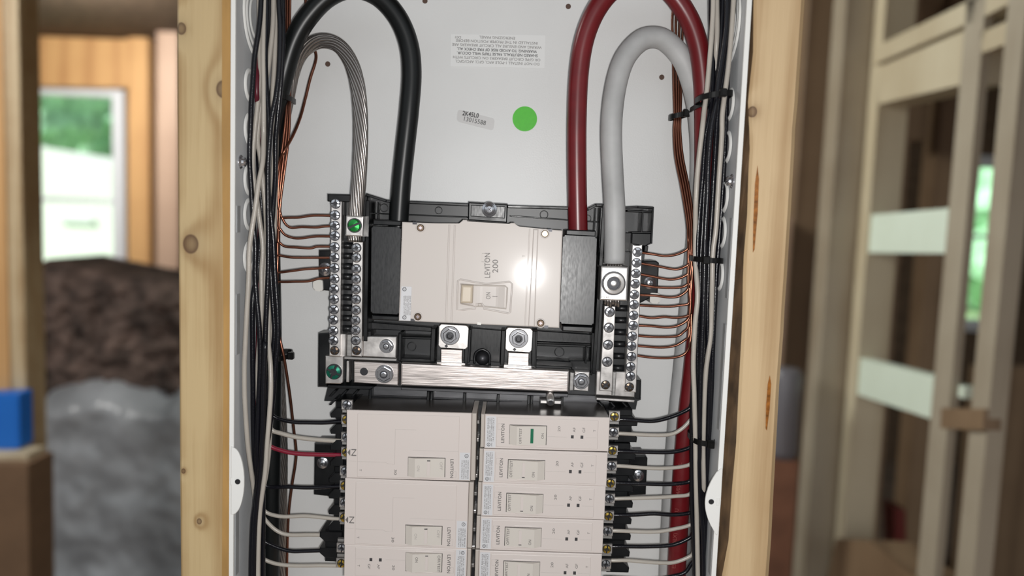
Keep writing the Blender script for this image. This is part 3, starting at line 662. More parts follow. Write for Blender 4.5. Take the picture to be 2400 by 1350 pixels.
# mounting ears
for lab, pts, sp, nub in (('left', [(747, 586), (780, 586), (780, 683), (752, 680), (747, 676)], (762, 631, 16), [(733, 657), (756, 656), (757, 680), (752, 684), (734, 680)]),
                          ('right', [(1500, 611), (1538, 611), (1545, 616), (1542, 690), (1498, 712)], (1523, 663, 15), [(1524, 686), (1548, 688), (1546, 712), (1523, 711)])):
    e = prism('mounting_ear', pts, .066, .0945, BLACK, ch, .001); screw(WSCR, e, *sp[:2], .0655, sp[2], 'ear_screw')
    prism('white_foot', nub, .064, .0945, NUB, ch, .001, 5)
for pts, sp in (([(737, 1040), (790, 1040), (790, 1166), (735, 1160)], (756, 1085, 14)), ([(1470, 1068), (1512, 1068), (1518, 1074), (1514, 1160), (1470, 1162)], (1496, 1115, 14))):
    e = prism('mounting_ear', pts, .070, .0945, BLACK, ch, .001); screw(WSCR, e, *sp[:2], .0695, sp[2], 'ear_screw')
# pockets under the main breaker
for pts in ([(870, 755), (1026, 768), (1024, 778), (868, 772)], [(1250, 774), (1392, 784), (1390, 806), (1250, 800)]): rib(pts, .066, .076, BLACKG)
for pts in ([(940, 788), (1012, 790), (1011, 796), (940, 794)], [(1255, 804), (1388, 809), (1388, 815), (1255, 811)], [(1252, 842), (1345, 848), (1345, 862), (1252, 856)], [(936, 838), (1020, 842), (1020, 850), (936, 848)]): rib(pts, .058, .076)
for a in ((1016, 770, 1013, 848, 10), (1096, 770, 1092, 852, 9), (1102, 772, 1098, 850, 5), (1180, 775, 1177, 856, 9), (1252, 776, 1250, 862, 9), (1258, 776, 1255, 862, 4), (1392, 780, 1389, 876, 10), (1375, 812, 1373, 852, 4), (938, 782, 936, 846, 7), (866, 776, 866, 788, 8)): line_rib(*a, .052)
prism('centre_pocket', [(1104, 768), (1176, 774), (1172, 850), (1101, 846)], .068, .075, BLACKG, ch, .0006)
bm = bmesh.new(); pth = [(1112, 852), (1112, 838), (1116, 826), (1130, 819), (1144, 826), (1148, 838), (1148, 856)]; tube(bm, cat_rom([P(a, b_, .062) for a, b_ in pth], 5), .0010, 8); mk('arch_rim', bm, BLACKG, ch, True)
bm = bmesh.new(); rr = sz(17, .06); lathe_y(bm, [(rr*.15, -.0050), (rr*.6, -.0040), (rr*.9, -.0020), (rr, .0005), (rr, .006)], 28, P(1131, 840, .064)); mk('dome_head', bm, ZINCD, ch, True)
prism('sloped_lip', [(1335, 845), (1392, 846), (1388, 880), (1340, 866)], .058, .07, BLACK, ch, .0006)
# bus tabs with flange nuts
for nm, pts, nut, t2, hole in (('left', [(1030, 760), (1098, 764), (1095, 818), (1028, 814)], (1055, 786, 23), [(1033, 818), (1084, 820), (1083, 852), (1033, 850)], (1046, 811)),
                               ('right', [(1187, 768), (1248, 771), (1245, 826), (1185, 822)], (1215.5, 793, 23), [(1191, 826), (1240, 828), (1239, 858), (1190, 856)], (1206, 819))):
    t = prism('bus_tab', pts, .050, .056, TIN, ch, .0006, 5); screw(NUT, t, *nut[:2], .0498, nut[2], 'flange_nut', .35)
    bm = bmesh.new(); lathe_y(bm, [(sz(4.3, .05), 0), (sz(4.3, .05), .001)], 4, P(*hole, .0495)); mk('index_hole', bm, ZINCD, t)
    prism('bus_strap', t2, .058, .064, TINB, ch, .0005)
    q = pts; prism('strap_foot', [(t2[3][0]-10, t2[3][1]-2), (t2[2][0]+8, t2[2][1]-1), (t2[2][0]+8, t2[2][1]+4), (t2[3][0]-10, t2[3][1]+3)], .055, .064, TIN, ch, .0005)
# cross bar
cb = prism('neutral_crossbar', [(940, 852), (1334, 870), (1332, 920), (939, 904)], .046, .054, TINB, ch, .0012)
prism('crossbar_return', [(1336, 872), (1346, 874), (1344, 916), (1334, 916)], .050, .064, TIND, ch, .0006)
prism('crossbar_flange', [(940, 908), (1332, 923), (1331, 931), (940, 914)], .056, .070, DBUS, ch, .0005)
jl = prism('joint_plate', [(829, 847), (934, 852), (933, 905), (829, 897)], .050, .056, TINB, ch, .0008)
bm = bmesh.new(); lathe_y(bm, [(sz(9.5, .05), 0), (sz(9.5, .05), .001)], 20, P(853, 871, .0495)); mk('bolt_hole', bm, ZINCD, jl)
screw(HEXB, jl, 901, 876, .0498, 22, 'hex_bolt', .5)
jr = prism('joint_plate', [(1347, 870), (1382, 872), (1379, 918), (1345, 915)], .050, .056, TIN, ch, .0006); screw(HEXB, jr, 1362, 893, .0498, 20, 'hex_bolt', .2)
ul = prism('joint_plate', [(851, 788), (930, 789), (928, 840), (850, 836)], .050, .056, TIN, ch, .0008); screw(HEXB, ul, 906, 811, .0498, 17, 'hex_bolt', .9)
gp = prism('bond_plate', [(762, 834), (804, 836), (803, 897), (798, 900), (762, 899)], .048, .054, TIN, ch, .0008); screw(SCRT, gp, 783, 871, .0478, 17, 'bond_screw', .4, 'teal green bonding screw')
prism('strap_rail', [(806, 836), (930, 841), (929, 847), (806, 842)], .050, .062, TIND, ch, .0006)
prism('strap_rail', [(812, 846), (818, 846), (818, 896), (811, 896)], .050, .062, TIN, ch, .0005); prism('strap_rail', [(799, 782), (810, 783), (809, 836), (798, 836)], .052, .062, TIN, ch, .0006)
prism('strap_rail', [(813, 784), (825, 784), (825, 836), (812, 836)], .056, .064, TIND, ch, .0006)
rp = prism('bond_plate', [(1398, 870), (1492, 872), (1488, 932), (1396, 926)], .054, .060, TIN, ch, .0008)
prism('strap_rail', [(1398, 932), (1488, 938), (1487, 944), (1397, 938)], .054, .064, TIN, ch, .0006); prism('strap_rail', [(1436, 872), (1445, 872), (1442, 928), (1434, 928)], .050, .056, TIND, ch, .0006)
prism('end_block', [(746, 781), (778, 779), (770, 840), (766, 906), (746, 907)], .058, .076, BLACK, ch, .001); prism('end_block', [(1487, 890), (1502, 892), (1501, 936), (1486, 934)], .056, .076, BLACK, ch, .0008)
# strip between crossbar and breakers: dull bus plate with black fingers
prism('bus_plate', [(866, 905), (1432, 930), (1430, 975), (864, 960)], .0690, .0735, DBUS, ch)
for x in (868, 1004, 1012, 1089, 1168, 1240, 1247, 1318): line_rib(x, 912+(x-868)*.04, x-2, 958+(x-868)*.03, 6, .058, .0690)
line_rib(870, 931, 1430, 953, 4, .062, .0690)
prism('top_shelf', [(768, 903), (880, 906), (866, 914), (768, 910)], .050, .075, BLACK, ch, .0006)
for i in range(2):
    for k in range(3):
        x = 770+k*26; y = 915+i*20; prism('fin', [(x+14, y), (x+20, y), (x+6, y+15), (x, y+15)], .056, .075, BLACKG if (k+i) % 2 else BLACK, ch, .0005)
        x = 1400+k*28; prism('fin', [(x, y+28), (x+6, y+28), (x+18, y+41), (x+12, y+41)], .056, .075, BLACKG if (k+i) % 2 else BLACK, ch, .0005)
lug = prism('stab_clip', [(1266, 938), (1316, 940), (1315, 948), (1266, 946)], .048, .060, TIN, ch, .0006)
bm = bmesh.new(); c0, c1 = P(1289, 927, .050), P(1290, 940, .040)
tube(bm, [Vector((c0.x, .058, c0.z+.003)), Vector((c1.x, .036, c1.z))], sz(9.5, .045), 18); mk('clip_post', bm, TIN, ch, True)
bm = bmesh.new(); tube(bm, [Vector((c1.x, .037, c1.z)), Vector((c1.x, .0355, c1.z-.0001))], sz(5.5, .04), 12); mk('post_socket', bm, ZINCD, ch)

# ------------------------------------------------------------------ terminal bars
def tbar(name, outline, Y, thick, m, label, screws, wires_side=None):
    root = empty(name, P(*outline[0], Y), label, 'terminal bar')
    prism('bar', outline, Y, Y+thick, m, root, .0006)
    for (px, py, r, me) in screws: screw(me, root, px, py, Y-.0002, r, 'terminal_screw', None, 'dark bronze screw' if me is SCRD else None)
    return root
s_lo = [(786.7, 477.5), (785.5, 504.4), (785, 529), (785, 553), (784.4, 579), (784, 603), (784, 628), (784, 653), (783, 677), (783, 701), (782.7, 725.5), (781.5, 749.5), (781.5, 775), (781.5, 798)]
g1 = tbar('ground_bar', [(776, 470), (801, 472), (797, 836), (771, 834)], .046, .009, TIN, 'outer left terminal bar, long silver strip where seven copper wires end', [(x, y, 10.5, SCR) for x, y in s_lo]+[(784.5, 821.5, 10, SCRD)])
s_li = [(835.5, 581), (835.5, 604), (835, 630), (834.7, 654), (834.4, 678), (834.7, 702), (834.4, 726.7), (833.3, 750.7), (833.3, 774), (833.8, 798)]
g2 = tbar('ground_bar', [(827, 566), (851, 567), (848, 836), (823, 834)], .046, .009, TIN, 'inner left terminal bar, shorter silver strip below the green screw lug', [(x, y, 10.5, SCRF) for x, y in s_li]+[(836, 821.5, 10, SCRD)])
s_ro = [(1494, 591), (1492, 616), (1490, 641), (1488.5, 665), (1486.7, 690.5), (1486, 714), (1485, 739), (1484, 763), (1482, 788), (1480, 811), (1480, 836), (1478, 859.5), (1478, 882)]
g3 = tbar('neutral_bar', [(1482, 571), (1489, 578), (1499, 578), (1506, 572), (1491, 920), (1464, 918)], .046, .009, TIN, 'outer right terminal bar, long silver strip where eleven copper wires end', [(x, y, 10.3, SCR) for x, y in s_ro]+[(1475, 907, 10, SCRD)])
s_ri = [(1429, 731), (1427, 768), (1425, 808), (1423, 848)]
g4 = tbar('neutral_bar', [(1416, 716), (1443, 718), (1435, 918), (1405, 916)], .048, .009, TIN, 'inner right terminal bar with widely spaced screws below the hex socket lug', [(x, y, 11, SCRF) for x, y in s_ri]+[(1419, 902, 10, SCRD)])
for k in range(9):  # black separators between the bars
    y = 575+24.3*k
    bm = bmesh.new(); tube(bm, [P(802, y, .056), P(826, y+1, .056)], sz(7.5, .056), 12); mk('separator', bm, BLACKG, ch, True)
for k in range(6):
    y = 722+28*k
    bm = bmesh.new(); tube(bm, [P(1443-k*1.5, y, .058), P(1474-k*2, y+1, .058)], sz(7.5, .056), 12); mk('separator', bm, BLACKG, ch, True)
prism('separator_bed', [(800, 560), (828, 562), (824, 782), (797, 780)], .064, .075, BLACKR, ch); prism('separator_bed', [(1443, 590), (1484, 594), (1472, 885), (1434, 880)], .066, .075, BLACKR, ch)
# lugs
lg = empty('cable_lug', P(831, 530, .04), 'square silver lug with green slotted screw gripping the bare cable', 'lug')
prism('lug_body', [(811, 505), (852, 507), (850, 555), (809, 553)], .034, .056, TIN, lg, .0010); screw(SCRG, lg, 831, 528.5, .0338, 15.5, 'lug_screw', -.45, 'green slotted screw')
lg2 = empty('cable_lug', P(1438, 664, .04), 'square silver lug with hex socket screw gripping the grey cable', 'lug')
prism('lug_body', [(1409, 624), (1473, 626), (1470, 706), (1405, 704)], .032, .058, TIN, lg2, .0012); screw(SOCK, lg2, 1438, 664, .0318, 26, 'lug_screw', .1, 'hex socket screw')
text('lug_mark', 'CU AL', P(1418, 697, .0315), sz(7, .03), 0, INKG, lg2)

# ================================================================== MAIN BREAKER
TILT[0] = lambda px, py: (750-py)*.0044/230+-(px-1130)*.0012/377
mb = empty('main_breaker', P(1130, 640, .05), 'large beige 200 amp main breaker across the middle of the panel', 'breaker')
prism('case', [(942, 520), (1078, 527), (1085, 515), (1094, 515), (1095, 522), (1195, 528), (1197, 522), (1206, 522), (1216, 534), (1319, 540), (1311, 769), (934, 752)], .022, .064, BEIGEG, mb, .0010)
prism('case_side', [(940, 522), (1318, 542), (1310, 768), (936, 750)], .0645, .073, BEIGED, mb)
for x in (1046, 1059): prism('ridge', [(x+5, 527+.053*(x-1050)), (x+9, 527.2+.053*(x-1050)), (x+1, 756+.04*(x-1050)), (x-3, 756+.04*(x-1050))], .0212, .023, BEIGEG, mb, .0004)
prism('ridge', [(1250, 537), (1262, 537.5), (1253, 766), (1238, 765)], .0206, .023, BEIGEG, mb, .0008)
prism('ridge', [(1240, 536), (1243, 536), (1232, 764), (1229, 764)], .0214, .023, BEIGEG, mb, .0003)
for x, y, nx, ny in ((986, 534, -14, -11), (1277, 548, 12, -8), (979.5, 742, -12, 8), (1267, 757, 13, 9)):
    bm = bmesh.new(); rr = sz(11.5, .022); lathe_y(bm, [(rr*.82, -.0009), (rr, -.0006), (rr, .001)], 28, P(x, y, .022)); b0 = mk('screw_boss', bm, BEIGEG, mb)
    bm = bmesh.new(); rr = sz(8.6, .022); lathe_y(bm, [(rr*.8, -.0014), (rr, -.0010), (rr, .0)], 24, P(x, y, .0215), mi=0)
    lathe_y(bm, [(rr*.50, -.0017), (rr*.50, -.0014)], 4, P(x, y, .0215), mi=1); mk('cover_screw', bm, [BROWNM, PINK], mb)
    prism('corner_notch', quad(x+nx-5, y+ny-3, x+nx+5, y+ny+3), .0216, .023, ZINCD, mb)
# toggle frame (bow-tie rim) and handle
def c7(pts): return [(1050+a/11.25, 640+b_/11.25) for a, b_ in pts]
rim = c7([(240, 975), (240, 600), (262, 200), (330, 165), (700, 238), (1000, 285), (1300, 262), (1620, 225), (1692, 285), (1668, 620), (1640, 1030), (1590, 1062), (1250, 995), (945, 940), (945, 870), (900, 808), (745, 808), (722, 935), (400, 968)])
bm = bmesh.new(); tube(bm, [P(a, b_, .0218) for a, b_ in rim], .00065, 8, True); mk('toggle_rim', bm, BEIGEG, mb, True)
rec = c7([(330, 290), (700, 318), (1100, 330), (1500, 335), (1565, 390), (1550, 700), (1530, 935), (960, 880), (700, 870), (330, 800)])
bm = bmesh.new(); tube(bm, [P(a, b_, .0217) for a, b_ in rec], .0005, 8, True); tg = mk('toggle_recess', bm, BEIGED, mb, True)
# paddle: shallow concave face
bm = bmesh.new(); nseg = 10; rows = []
for i in range(nseg+1):
    t = i/nseg; xa = 690+(1500-690)*t; y = .0212+.0030*math.sin(PI*t)**1.0*.35+(.0 if t < .8 else -.0006*(t-.8)/.2)
    a = P(1050+xa/11.25, 640+(345+20*t)/11.25, y); b_ = P(1050+(xa-20)/11.25, 640+(860+55*t)/11.25, y); rows.append((bm.verts.new(a), bm.verts.new(b_), bm.verts.new((b_.x, .0235, b_.z)), bm.verts.new((a.x, .0235, a.z))))
for u, v in zip(rows, rows[1:]):
    for k in range(4): bm.faces.new((u[k], u[(k+1) % 4], v[(k+1) % 4], v[k]))
bm.faces.new(rows[0]); bm.faces.new(rows[-1][::-1])
tg = mk('toggle', bm, BEIGEG, mb)
prism('toggle_grip', c7([(350, 312), (660, 325), (640, 805), (322, 795)]), .0150, .0225, TAN, tg, .0016)
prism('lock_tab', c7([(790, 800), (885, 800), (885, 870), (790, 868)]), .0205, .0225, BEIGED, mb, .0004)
prism('edge_clip', [(1119, 755), (1128, 756), (1127, 762), (1118, 761)], .0214, .023, NUB, mb)
text('brand_lettering', 'LEVITON', P(1143, 622, .0217), sz(19, .022), 92.3, INKG, mb, length=sz(58, .022))
text('rating_lettering', '200', P(1161.5, 624, .0217), sz(19, .022), 92.3, INKG, mb, length=sz(31, .022))
bm = bmesh.new(); lq = [P(a, b_, .0217) for a, b_ in ((1130, 594), (1141, 594.5), (1140, 614), (1129, 613.5))]; tube(bm, lq, .00012, 4, True); mk('logo_square', bm, INKG, mb)
text('toggle_lettering', 'ON', P(1145, 693, .0200), sz(15, .022), 92.3, INKG, mb, length=sz(16, .022))
prism('on_mark', [(1154, 694), (1166, 694.6), (1166, 695.8), (1154, 695.2)], .0200, .0204, INKG, mb)
text('trip_mark', 'T', P(1228, 600, .0217), sz(9, .022), 92.3, INKL, mb)
ls = prism('rating_label', [(941, 671), (965, 672), (962, 752), (937, 751)], .0214, .0222, LABEL, mb)
for i, l in enumerate(('CIRCUIT BREAKER', 'ISSUE NO. 2200', '200A 240V 60HZ', 'COMMON TRIP 2 POLE', '75C CU-AL WIRE')):
    text('label_print', l, P(947.5+3.6*i, 716, .0213), sz(4.3, .022), 92.3, INKG, ls, length=sz(46, .022))
for y in (678, 744):
    bm = bmesh.new(); rr = sz(4.2, .022); c = P(948, y, .0213); tube(bm, [c+Vector((rr*math.cos(2*PI*i/16), 0, rr*math.sin(2*PI*i/16))) for i in range(16)], .00022, 5, True); mk('label_emblem', bm, INK, ls)
    text('emblem_print', 'UL', c, sz(5, .022), 92.3, INK, ls)
# black terminal covers
for pts, cap, cap2 in (([(871, 530), (940, 533), (935, 737), (869, 734)], [(875, 514), (941, 518), (940, 530), (874, 527)], [(872, 738), (936, 741), (934, 752), (871, 750)]),
                       ([(1320, 551), (1399, 555), (1391, 762), (1312, 758)], [(1327, 538), (1397, 541), (1396, 555), (1326, 551)], [(1318, 763), (1390, 766), (1388, 780), (1318, 776)])):
    prism('terminal_cover', pts, .0270, .068, BLACKG, mb, .0018, 4, 3); prism('cover_cap', cap, .030, .066, BLACK, mb, .0008); prism('cover_cap', cap2, .032, .066, BLACK, mb, .0008)

TILT[0] = None
# ================================================================== BRANCH BREAKERS (modelled once in millimetres, then copied)
MM = .001022
def lbox(name, x0, x1, z0, z1, y0, y1, m, parent, bevel=0.0, seg=2):
    bm = bmesh.new(); poly_prism(bm, [Vector((x0, y0, z0))*MM, Vector((x1, y0, z0))*MM, Vector((x1, y0, z1))*MM, Vector((x0, y0, z1))*MM], y1*MM, bevel*MM, seg)
    return mk(name, bm, m, parent)
def ltext(name, body, x, z, y, size, rot, m, parent, length=None): return text(name, body, Vector((x, y, z))*MM, size*MM, rot, m, parent, length*MM if length else None, bold=.00006 if body == 'LEVITON' else .00001)
def ltube(name, pts, r, m, parent, y):
    bm = bmesh.new(); tube(bm, [Vector((a, y, b_))*MM for a, b_ in pts], r*MM, 5); return mk(name, bm, m, parent)
FINE = ('CIRCUIT BREAKER', 'ISSUE NO. ET-11871', 'BRK TYPE COMBINATION', '14-8 CU WIRE ONLY')
def toggle(parent, x0, x1, z0, z1, left_ramp, words, flag=None):
    """rocker in its opening; left_ramp True shows the sloping flank on the left"""
    lbox('toggle_well', x0, x1, z0, z1, -.43, .6, GAPM, parent)
    bm = bmesh.new(); w_ = x1-x0
    prof = [(x0+.25, -.5), (x0+w_*.20, -3.6), (x0+w_*.50, -2.4), (x1-.5, -.8), (x1-.5, .3), (x0+.25, .3)] if left_ramp else [(x0+.5, -.8), (x0+w_*.50, -2.4), (x0+w_*.80, -3.6), (x1-.25, -.5), (x1-.25, .3), (x0+.5, .3)]
    n = 7; G = []
    for j in range(n+1):
        t = j/n; zz = z0+.15+(z1-z0-.6)*t
        G.append([bm.verts.new(Vector((a, b_, zz))*MM) for a, b_ in prof])
    for u, v in zip(G, G[1:]):
        for i in range(len(prof)): bm.faces.new((u[i], u[(i+1) % len(prof)], v[(i+1) % len(prof)], v[i]))
    bm.faces.new(G[0]); bm.faces.new(G[-1][::-1])
    bmesh.ops.bevel(bm, geom=[e for e in bm.edges if e.calc_length() > 0 and len(e.link_faces) == 2 and e.calc_face_angle(0) > .5], offset=.00025, segments=1, affect='EDGES')
    tg = mk('toggle', bm, TOGGLE, parent)
    lbox('finger_rest', x0+w_*.25, x0+w_*.75, z1+.05, z1+1.3, -.55, .5, BEIGE, parent, .5, 2)
    lbox('finger_rest', x0+w_*.25, x0+w_*.75, z0-1.3, z0-.05, -.55, .5, BEIGE, parent, .5, 2)
    return tg
def terminal(parent, x, z, me, rad=3.1, face=1):
    lbox('terminal_plate', x-4.3, x+4.3, z-3.6, z+3.6, 17.0, 20, TIN, parent, .3, 1)
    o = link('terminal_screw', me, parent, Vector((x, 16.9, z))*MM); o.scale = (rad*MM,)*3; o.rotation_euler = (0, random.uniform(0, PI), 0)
    o['label'] = 'brass terminal screw' if me is SCRB else 'silver terminal screw'
    lbox('terminal_step', x-4.0, x+4.0, z-6.4, z-4.1, 18.5, 22, TIND, parent, .3, 1)
def teeth(parent, xin, xout, z0, z1, n, fold):
    """black toothed wire guides at the outer end"""
    lbox('terminal_block', xin, xout-3.0, z0, z1, 26, 54, BLACK, parent, .4, 1)
    p = (z1-z0)/n
    for k in range(n):
        zc = z0+p*k
        bm = bmesh.new(); poly_prism(bm, [Vector(q)*MM for q in ((xin+7, 23.5, zc+.6), (xout+.8, 23.5, zc+.8), (xout+1.2, 23.5, zc+4.6), (xout-3.4, 23.5, zc+8.6), (xin+7, 23.5, zc+8.8))], 52*MM, .4*MM, 1); mk('wire_guide', bm, BLACK, parent)
def single(green=False):
    r = empty('circuit_breaker', (0, 0, 0))
    H = 25.4
    lbox('case', -.4, 93.0, -H, 0, 0, 1.8, BEIGE, r, .55); lbox('case_rear', 0, 92.6, -H+.1, -.1, 1.8, 46, REAR, r, .2, 1)
    lbox('case_end', -3.4, -.5, -H+.3, -.3, 1.2, 44, BEIGED, r, .6)
    lbox('face_plate', 8.6, 84.6, -H+1.5, -2.1, -.40, .5, BEIGE, r, .4)
    lbl = lbox('rating_label', .5, 8.0, -H+.7, -1.3, -.12, .3, LABEL, r)
    for i, l in enumerate(FINE): ltext('label_print', l, 2.2+1.35*i, -11.2, -.16, 1.45, 90, INKG, lbl, 17.5)
    bm = bmesh.new(); c = Vector((2.9, -.16, -22.4))*MM; tube(bm, [c+Vector((1.2*MM*math.cos(2*PI*i/16), 0, 1.2*MM*math.sin(2*PI*i/16))) for i in range(16)], .00016, 5, True); mk('label_emblem', bm, INK, lbl)
    ltext('emblem_print', 'UL', 2.9, -22.4, -.17, 1.5, 90, INK, lbl); ltext('emblem_print', 'LISTED', 5.2, -22.4, -.17, .9, 90, INK, lbl)
    ltext('brand_lettering', 'LEVITON', 13.4, -13.6, -.46, 3.4, 90, INKG, r, 14.2)
    ltube('logo_square', [(9.5, -6.6), (14.5, -6.6), (14.5, -10.9), (9.5, -10.9), (9.5, -6.6)], .07, INKL, r, -.45)
    x0, x1, z0, z1 = 18.2, 46.2, -21.6, -7.0
    tg = toggle(r, x0, x1, z0, z1, green, None)
    if green:
        ltext('toggle_lettering', 'OFF/TEST', 26.6, -14.6, -3.42, 2.6, 90, INKG, tg, 11.6); ltext('toggle_lettering', 'ON', 43.2, -14.6, -1.32, 2.7, 90, INKG, tg, 4)
        o = lbox('green_flag', 34.0, 36.2, -20.0, -9.3, -2.5, -1.5, GREENF, tg); o['label'] = 'green flag bar'
    else:
        ltext('toggle_lettering', 'OFF/TEST', 20.9, -14.0, -1.42, 2.9, 90, INKG, tg, 12.6); ltext('toggle_lettering', 'ON', 37.6, -17.2, -3.42, 2.8, 90, INKG, tg, 4)
        o = lbox('flag_slot', 29.0, 31.2, -19.6, -9.0, -2.35, -1.5, BEIGE, tg, .1, 1); lbox('slot_painted_shadow', 29.0, 31.2, -20.2, -19.6, -2.35, -1.4, INK, tg)  # dark strip painted as shadow at the slot's end
    ltext('rating_lettering', '20', 55.4, -9.3, -.46, 2.7, 90, INKG, r, 4); ltext('light_lettering', 'AF', 66.8, -9.6, -.46, 2.7, 90, INKG, r, 3.6); ltext('light_lettering', 'GF', 74.0, -9.6, -.46, 2.7, 90, INKG, r, 3.8); ltext('trip_lettering', 'T', 82.0, -9.9, -.46, 2.6, 90, INKG, r)
    for x in (65.4, 72.6): lbox('indicator_window', x-1.05, x+1.05, -16.1, -13.7, -.46, .2, INK, r)
    ltube('print_line', [(46.8, -15.2), (61.5, -15.2)], .06, INKL, r, -.45); ltube('print_line', [(75.5, -15.2), (84.0, -15.2)], .05, INKL, r, -.45)
    terminal(r, 98.8, -3.2, SCRB); terminal(r, 98.6, -15.3, SCR)
    teeth(r, 93.2, 117.0, -H, 0, 2, 1)
    return r
def double():
    """two-pole breaker, modelled as it stands in the left column; the outer end is at x=0"""
    r = empty('circuit_breaker', (0, 0, 0)); H = 50.9
    lbox('case', 0, 93.5, -H, 0, 0, 1.8, BEIGE, r, .55); lbox('case_rear', .4, 93.2, -H+.1, -.1, 1.8, 46, REAR, r, .2, 1); lbox('case_end', 93.6, 97.2, -H+.3, -.3, 1.2, 44, BEIGED, r, .6)
    lbox('face_plate', 8.2, 84.6, -H+1.2, -2.4, -.40, .5, BEIGE, r, .4)
    lbl = lbox('rating_label', 85.3, 92.9, -H+.9, -29.5, -.12, .3, LABEL, r)
    for i, l in enumerate(FINE): ltext('label_print', l, 91.6-1.5*i, -42.2, -.16, 1.45, -90, INKG, lbl, 14)
    bm = bmesh.new(); c = Vector((90.4, -.16, -32))*MM; tube(bm, [c+Vector((1.3*MM*math.cos(2*PI*i/16), 0, 1.3*MM*math.sin(2*PI*i/16))) for i in range(16)], .00016, 5, True); mk('label_emblem', bm, INK, lbl)
    ltext('emblem_print', 'UL', 90.4, -32, -.17, 1.6, -90, INK, lbl)
    ltext('brand_lettering', 'LEVITON', 79.4, -41.6, -.46, 3.4, -90, INKG, r, 14.2)
    ltube('logo_square', [(79.8, -43.8), (82.8, -43.8), (82.8, -48.4), (79.8, -48.4), (79.8, -43.8)], .07, INKL, r, -.45)
    tg = toggle(r, 46.4, 74.6, -48.6+.4, -33.6, True, None)
    ltext('toggle_lettering', 'ON', 54.6, -41.2, -3.42, 2.9, -90, INKL, tg, 4.2); ltext('toggle_lettering', 'OFF', 71.4, -39.6, -1.35, 2.9, -90, INKL, tg, 6)
    lbox('flag_slot', 61.0, 63.4, -47, -36, -2.45, -1.4, BEIGE, tg, .1, 1); lbox('slot_painted_shadow', 61.0, 63.4, -36, -35.4, -2.45, -1.3, INK, tg)  # same painted shadow strip at this slot's end
    ltext('rating_lettering', '30', 37.0, -45.4, -.46, 2.8, -90, INKG, r, 4); ltext('trip_lettering', 'T', 10.6, -44.6, -.46, 2.6, -90, INKG, r)
    ltube('print_line', [(52.5, -13.3), (36.6, -13.3), (36.6, -39.6), (31.5, -39.3), (29.5, -38.2), (8.6, -38.2)], .07, INKL, r, -.45)
    ltube('print_line', [(50, -28.6), (84.4, -28.8)], .05, INKL, r, -.45); ltube('print_line', [(.6, -38.0), (7.6, -38.2)], .05, INKL, r, -.05)
    ltext('pole_lettering', 'N', 5.4, -31.6, -.05, 5.4, -90, INKG, r, 5.2)
    bm = bmesh.new(); poly_prism(bm, [Vector(q)*MM for q in ((.7, -.05, -31.6), (2.9, -.05, -34.2), (2.9, -.05, -29))], .1*MM); mk('pole_arrow', bm, INKG, r)
    for z, me in ((0.2, SCR), (-11.0, SCRB), (-24.5, SCR), (-36.0, SCRB)): terminal(r, -3.6, z-.6, me, 3.2)
    bm_x = -17.2
    lbox('terminal_block', -14.0, -.3, -H, 0, 26, 54, BLACK, r, .4, 1)
    for k in range(4):
        zc = -H+12.6*k
        bm = bmesh.new(); poly_prism(bm, [Vector(q)*MM for q in ((-7.5, 23.5, zc+.6), (-17.6, 23.5, zc+.8), (-17.9, 23.5, zc+3.8), (-13.6, 23.5, zc+8.6), (-7.5, 23.5, zc+8.8))][::-1], 52*MM, .4*MM, 1); mk('wire_guide', bm, BLACK, r)
    return r
YF = .020
def put(o, px, py, tilt, label, group, flip=False):
    o.location = P(px, py, YF); o.scale = (1, 1, 1.0245); o.rotation_euler = (0, (PI if flip else 0)+math.radians(tilt), 0); tag(o, label, 'breaker', group); return o
GR, GL_ = 'single breakers in the right column', 'breakers in the left column'
b_on = single(True); put(b_on, 1138, 971, -.5, 'topmost breaker of the right column, toggle with a green bar', GR)
b_0 = single(False)
rows_r = [(1134.5, 1052), (1131, 1131), (1127.5, 1210.5), (1124.5, 1290), (1121.5, 1369)]
ords = ['second', 'third', 'fourth', 'fifth', 'sixth']
for i, (x, y) in enumerate(rows_r):
    if i == 4: break
    o = b_0 if i == 0 else copy_tree(b_0)
    put(o, x, y, -.3, ords[i]+' breaker from the top of the right column, plain OFF/TEST toggle', GR)
d0 = double(); put(d0, 812.5, 961, -.6, 'upper two-pole 30 amp breaker of the left column, beside the red wire', GL_)
d1 = copy_tree(d0); put(d1, 808.5, 1120.5, -.1, 'lower two-pole 30 amp breaker of the left column, above the 20 amp one', GL_)
s1 = copy_tree(b_0); q = P(804.5, 1279, YF); put(s1, 1099, 1290+78, -.1, 'single 20 amp breaker at the bottom of the left column, print upside down', GL_, True)
s1.location = P(1094, 1286.5, YF)+Vector((0, 0, -.0267))
for ch_ in s1.children: pass
# dark bus rail in the gap between the two columns
rail = prism('bus_rail', [(1100, 950), (1140, 950), (1128, 1420), (1086, 1420)], .050, .078, BLACKR, ch)
for k in range(9): y = 985+k*42; prism('bus_stab', [(1114-k*1.5, y), (1124-k*1.5, y), (1124-k*1.5, y+9), (1114-k*1.5, y+9)], .040, .056, TIN if k % 2 else TIND, ch, .0005)

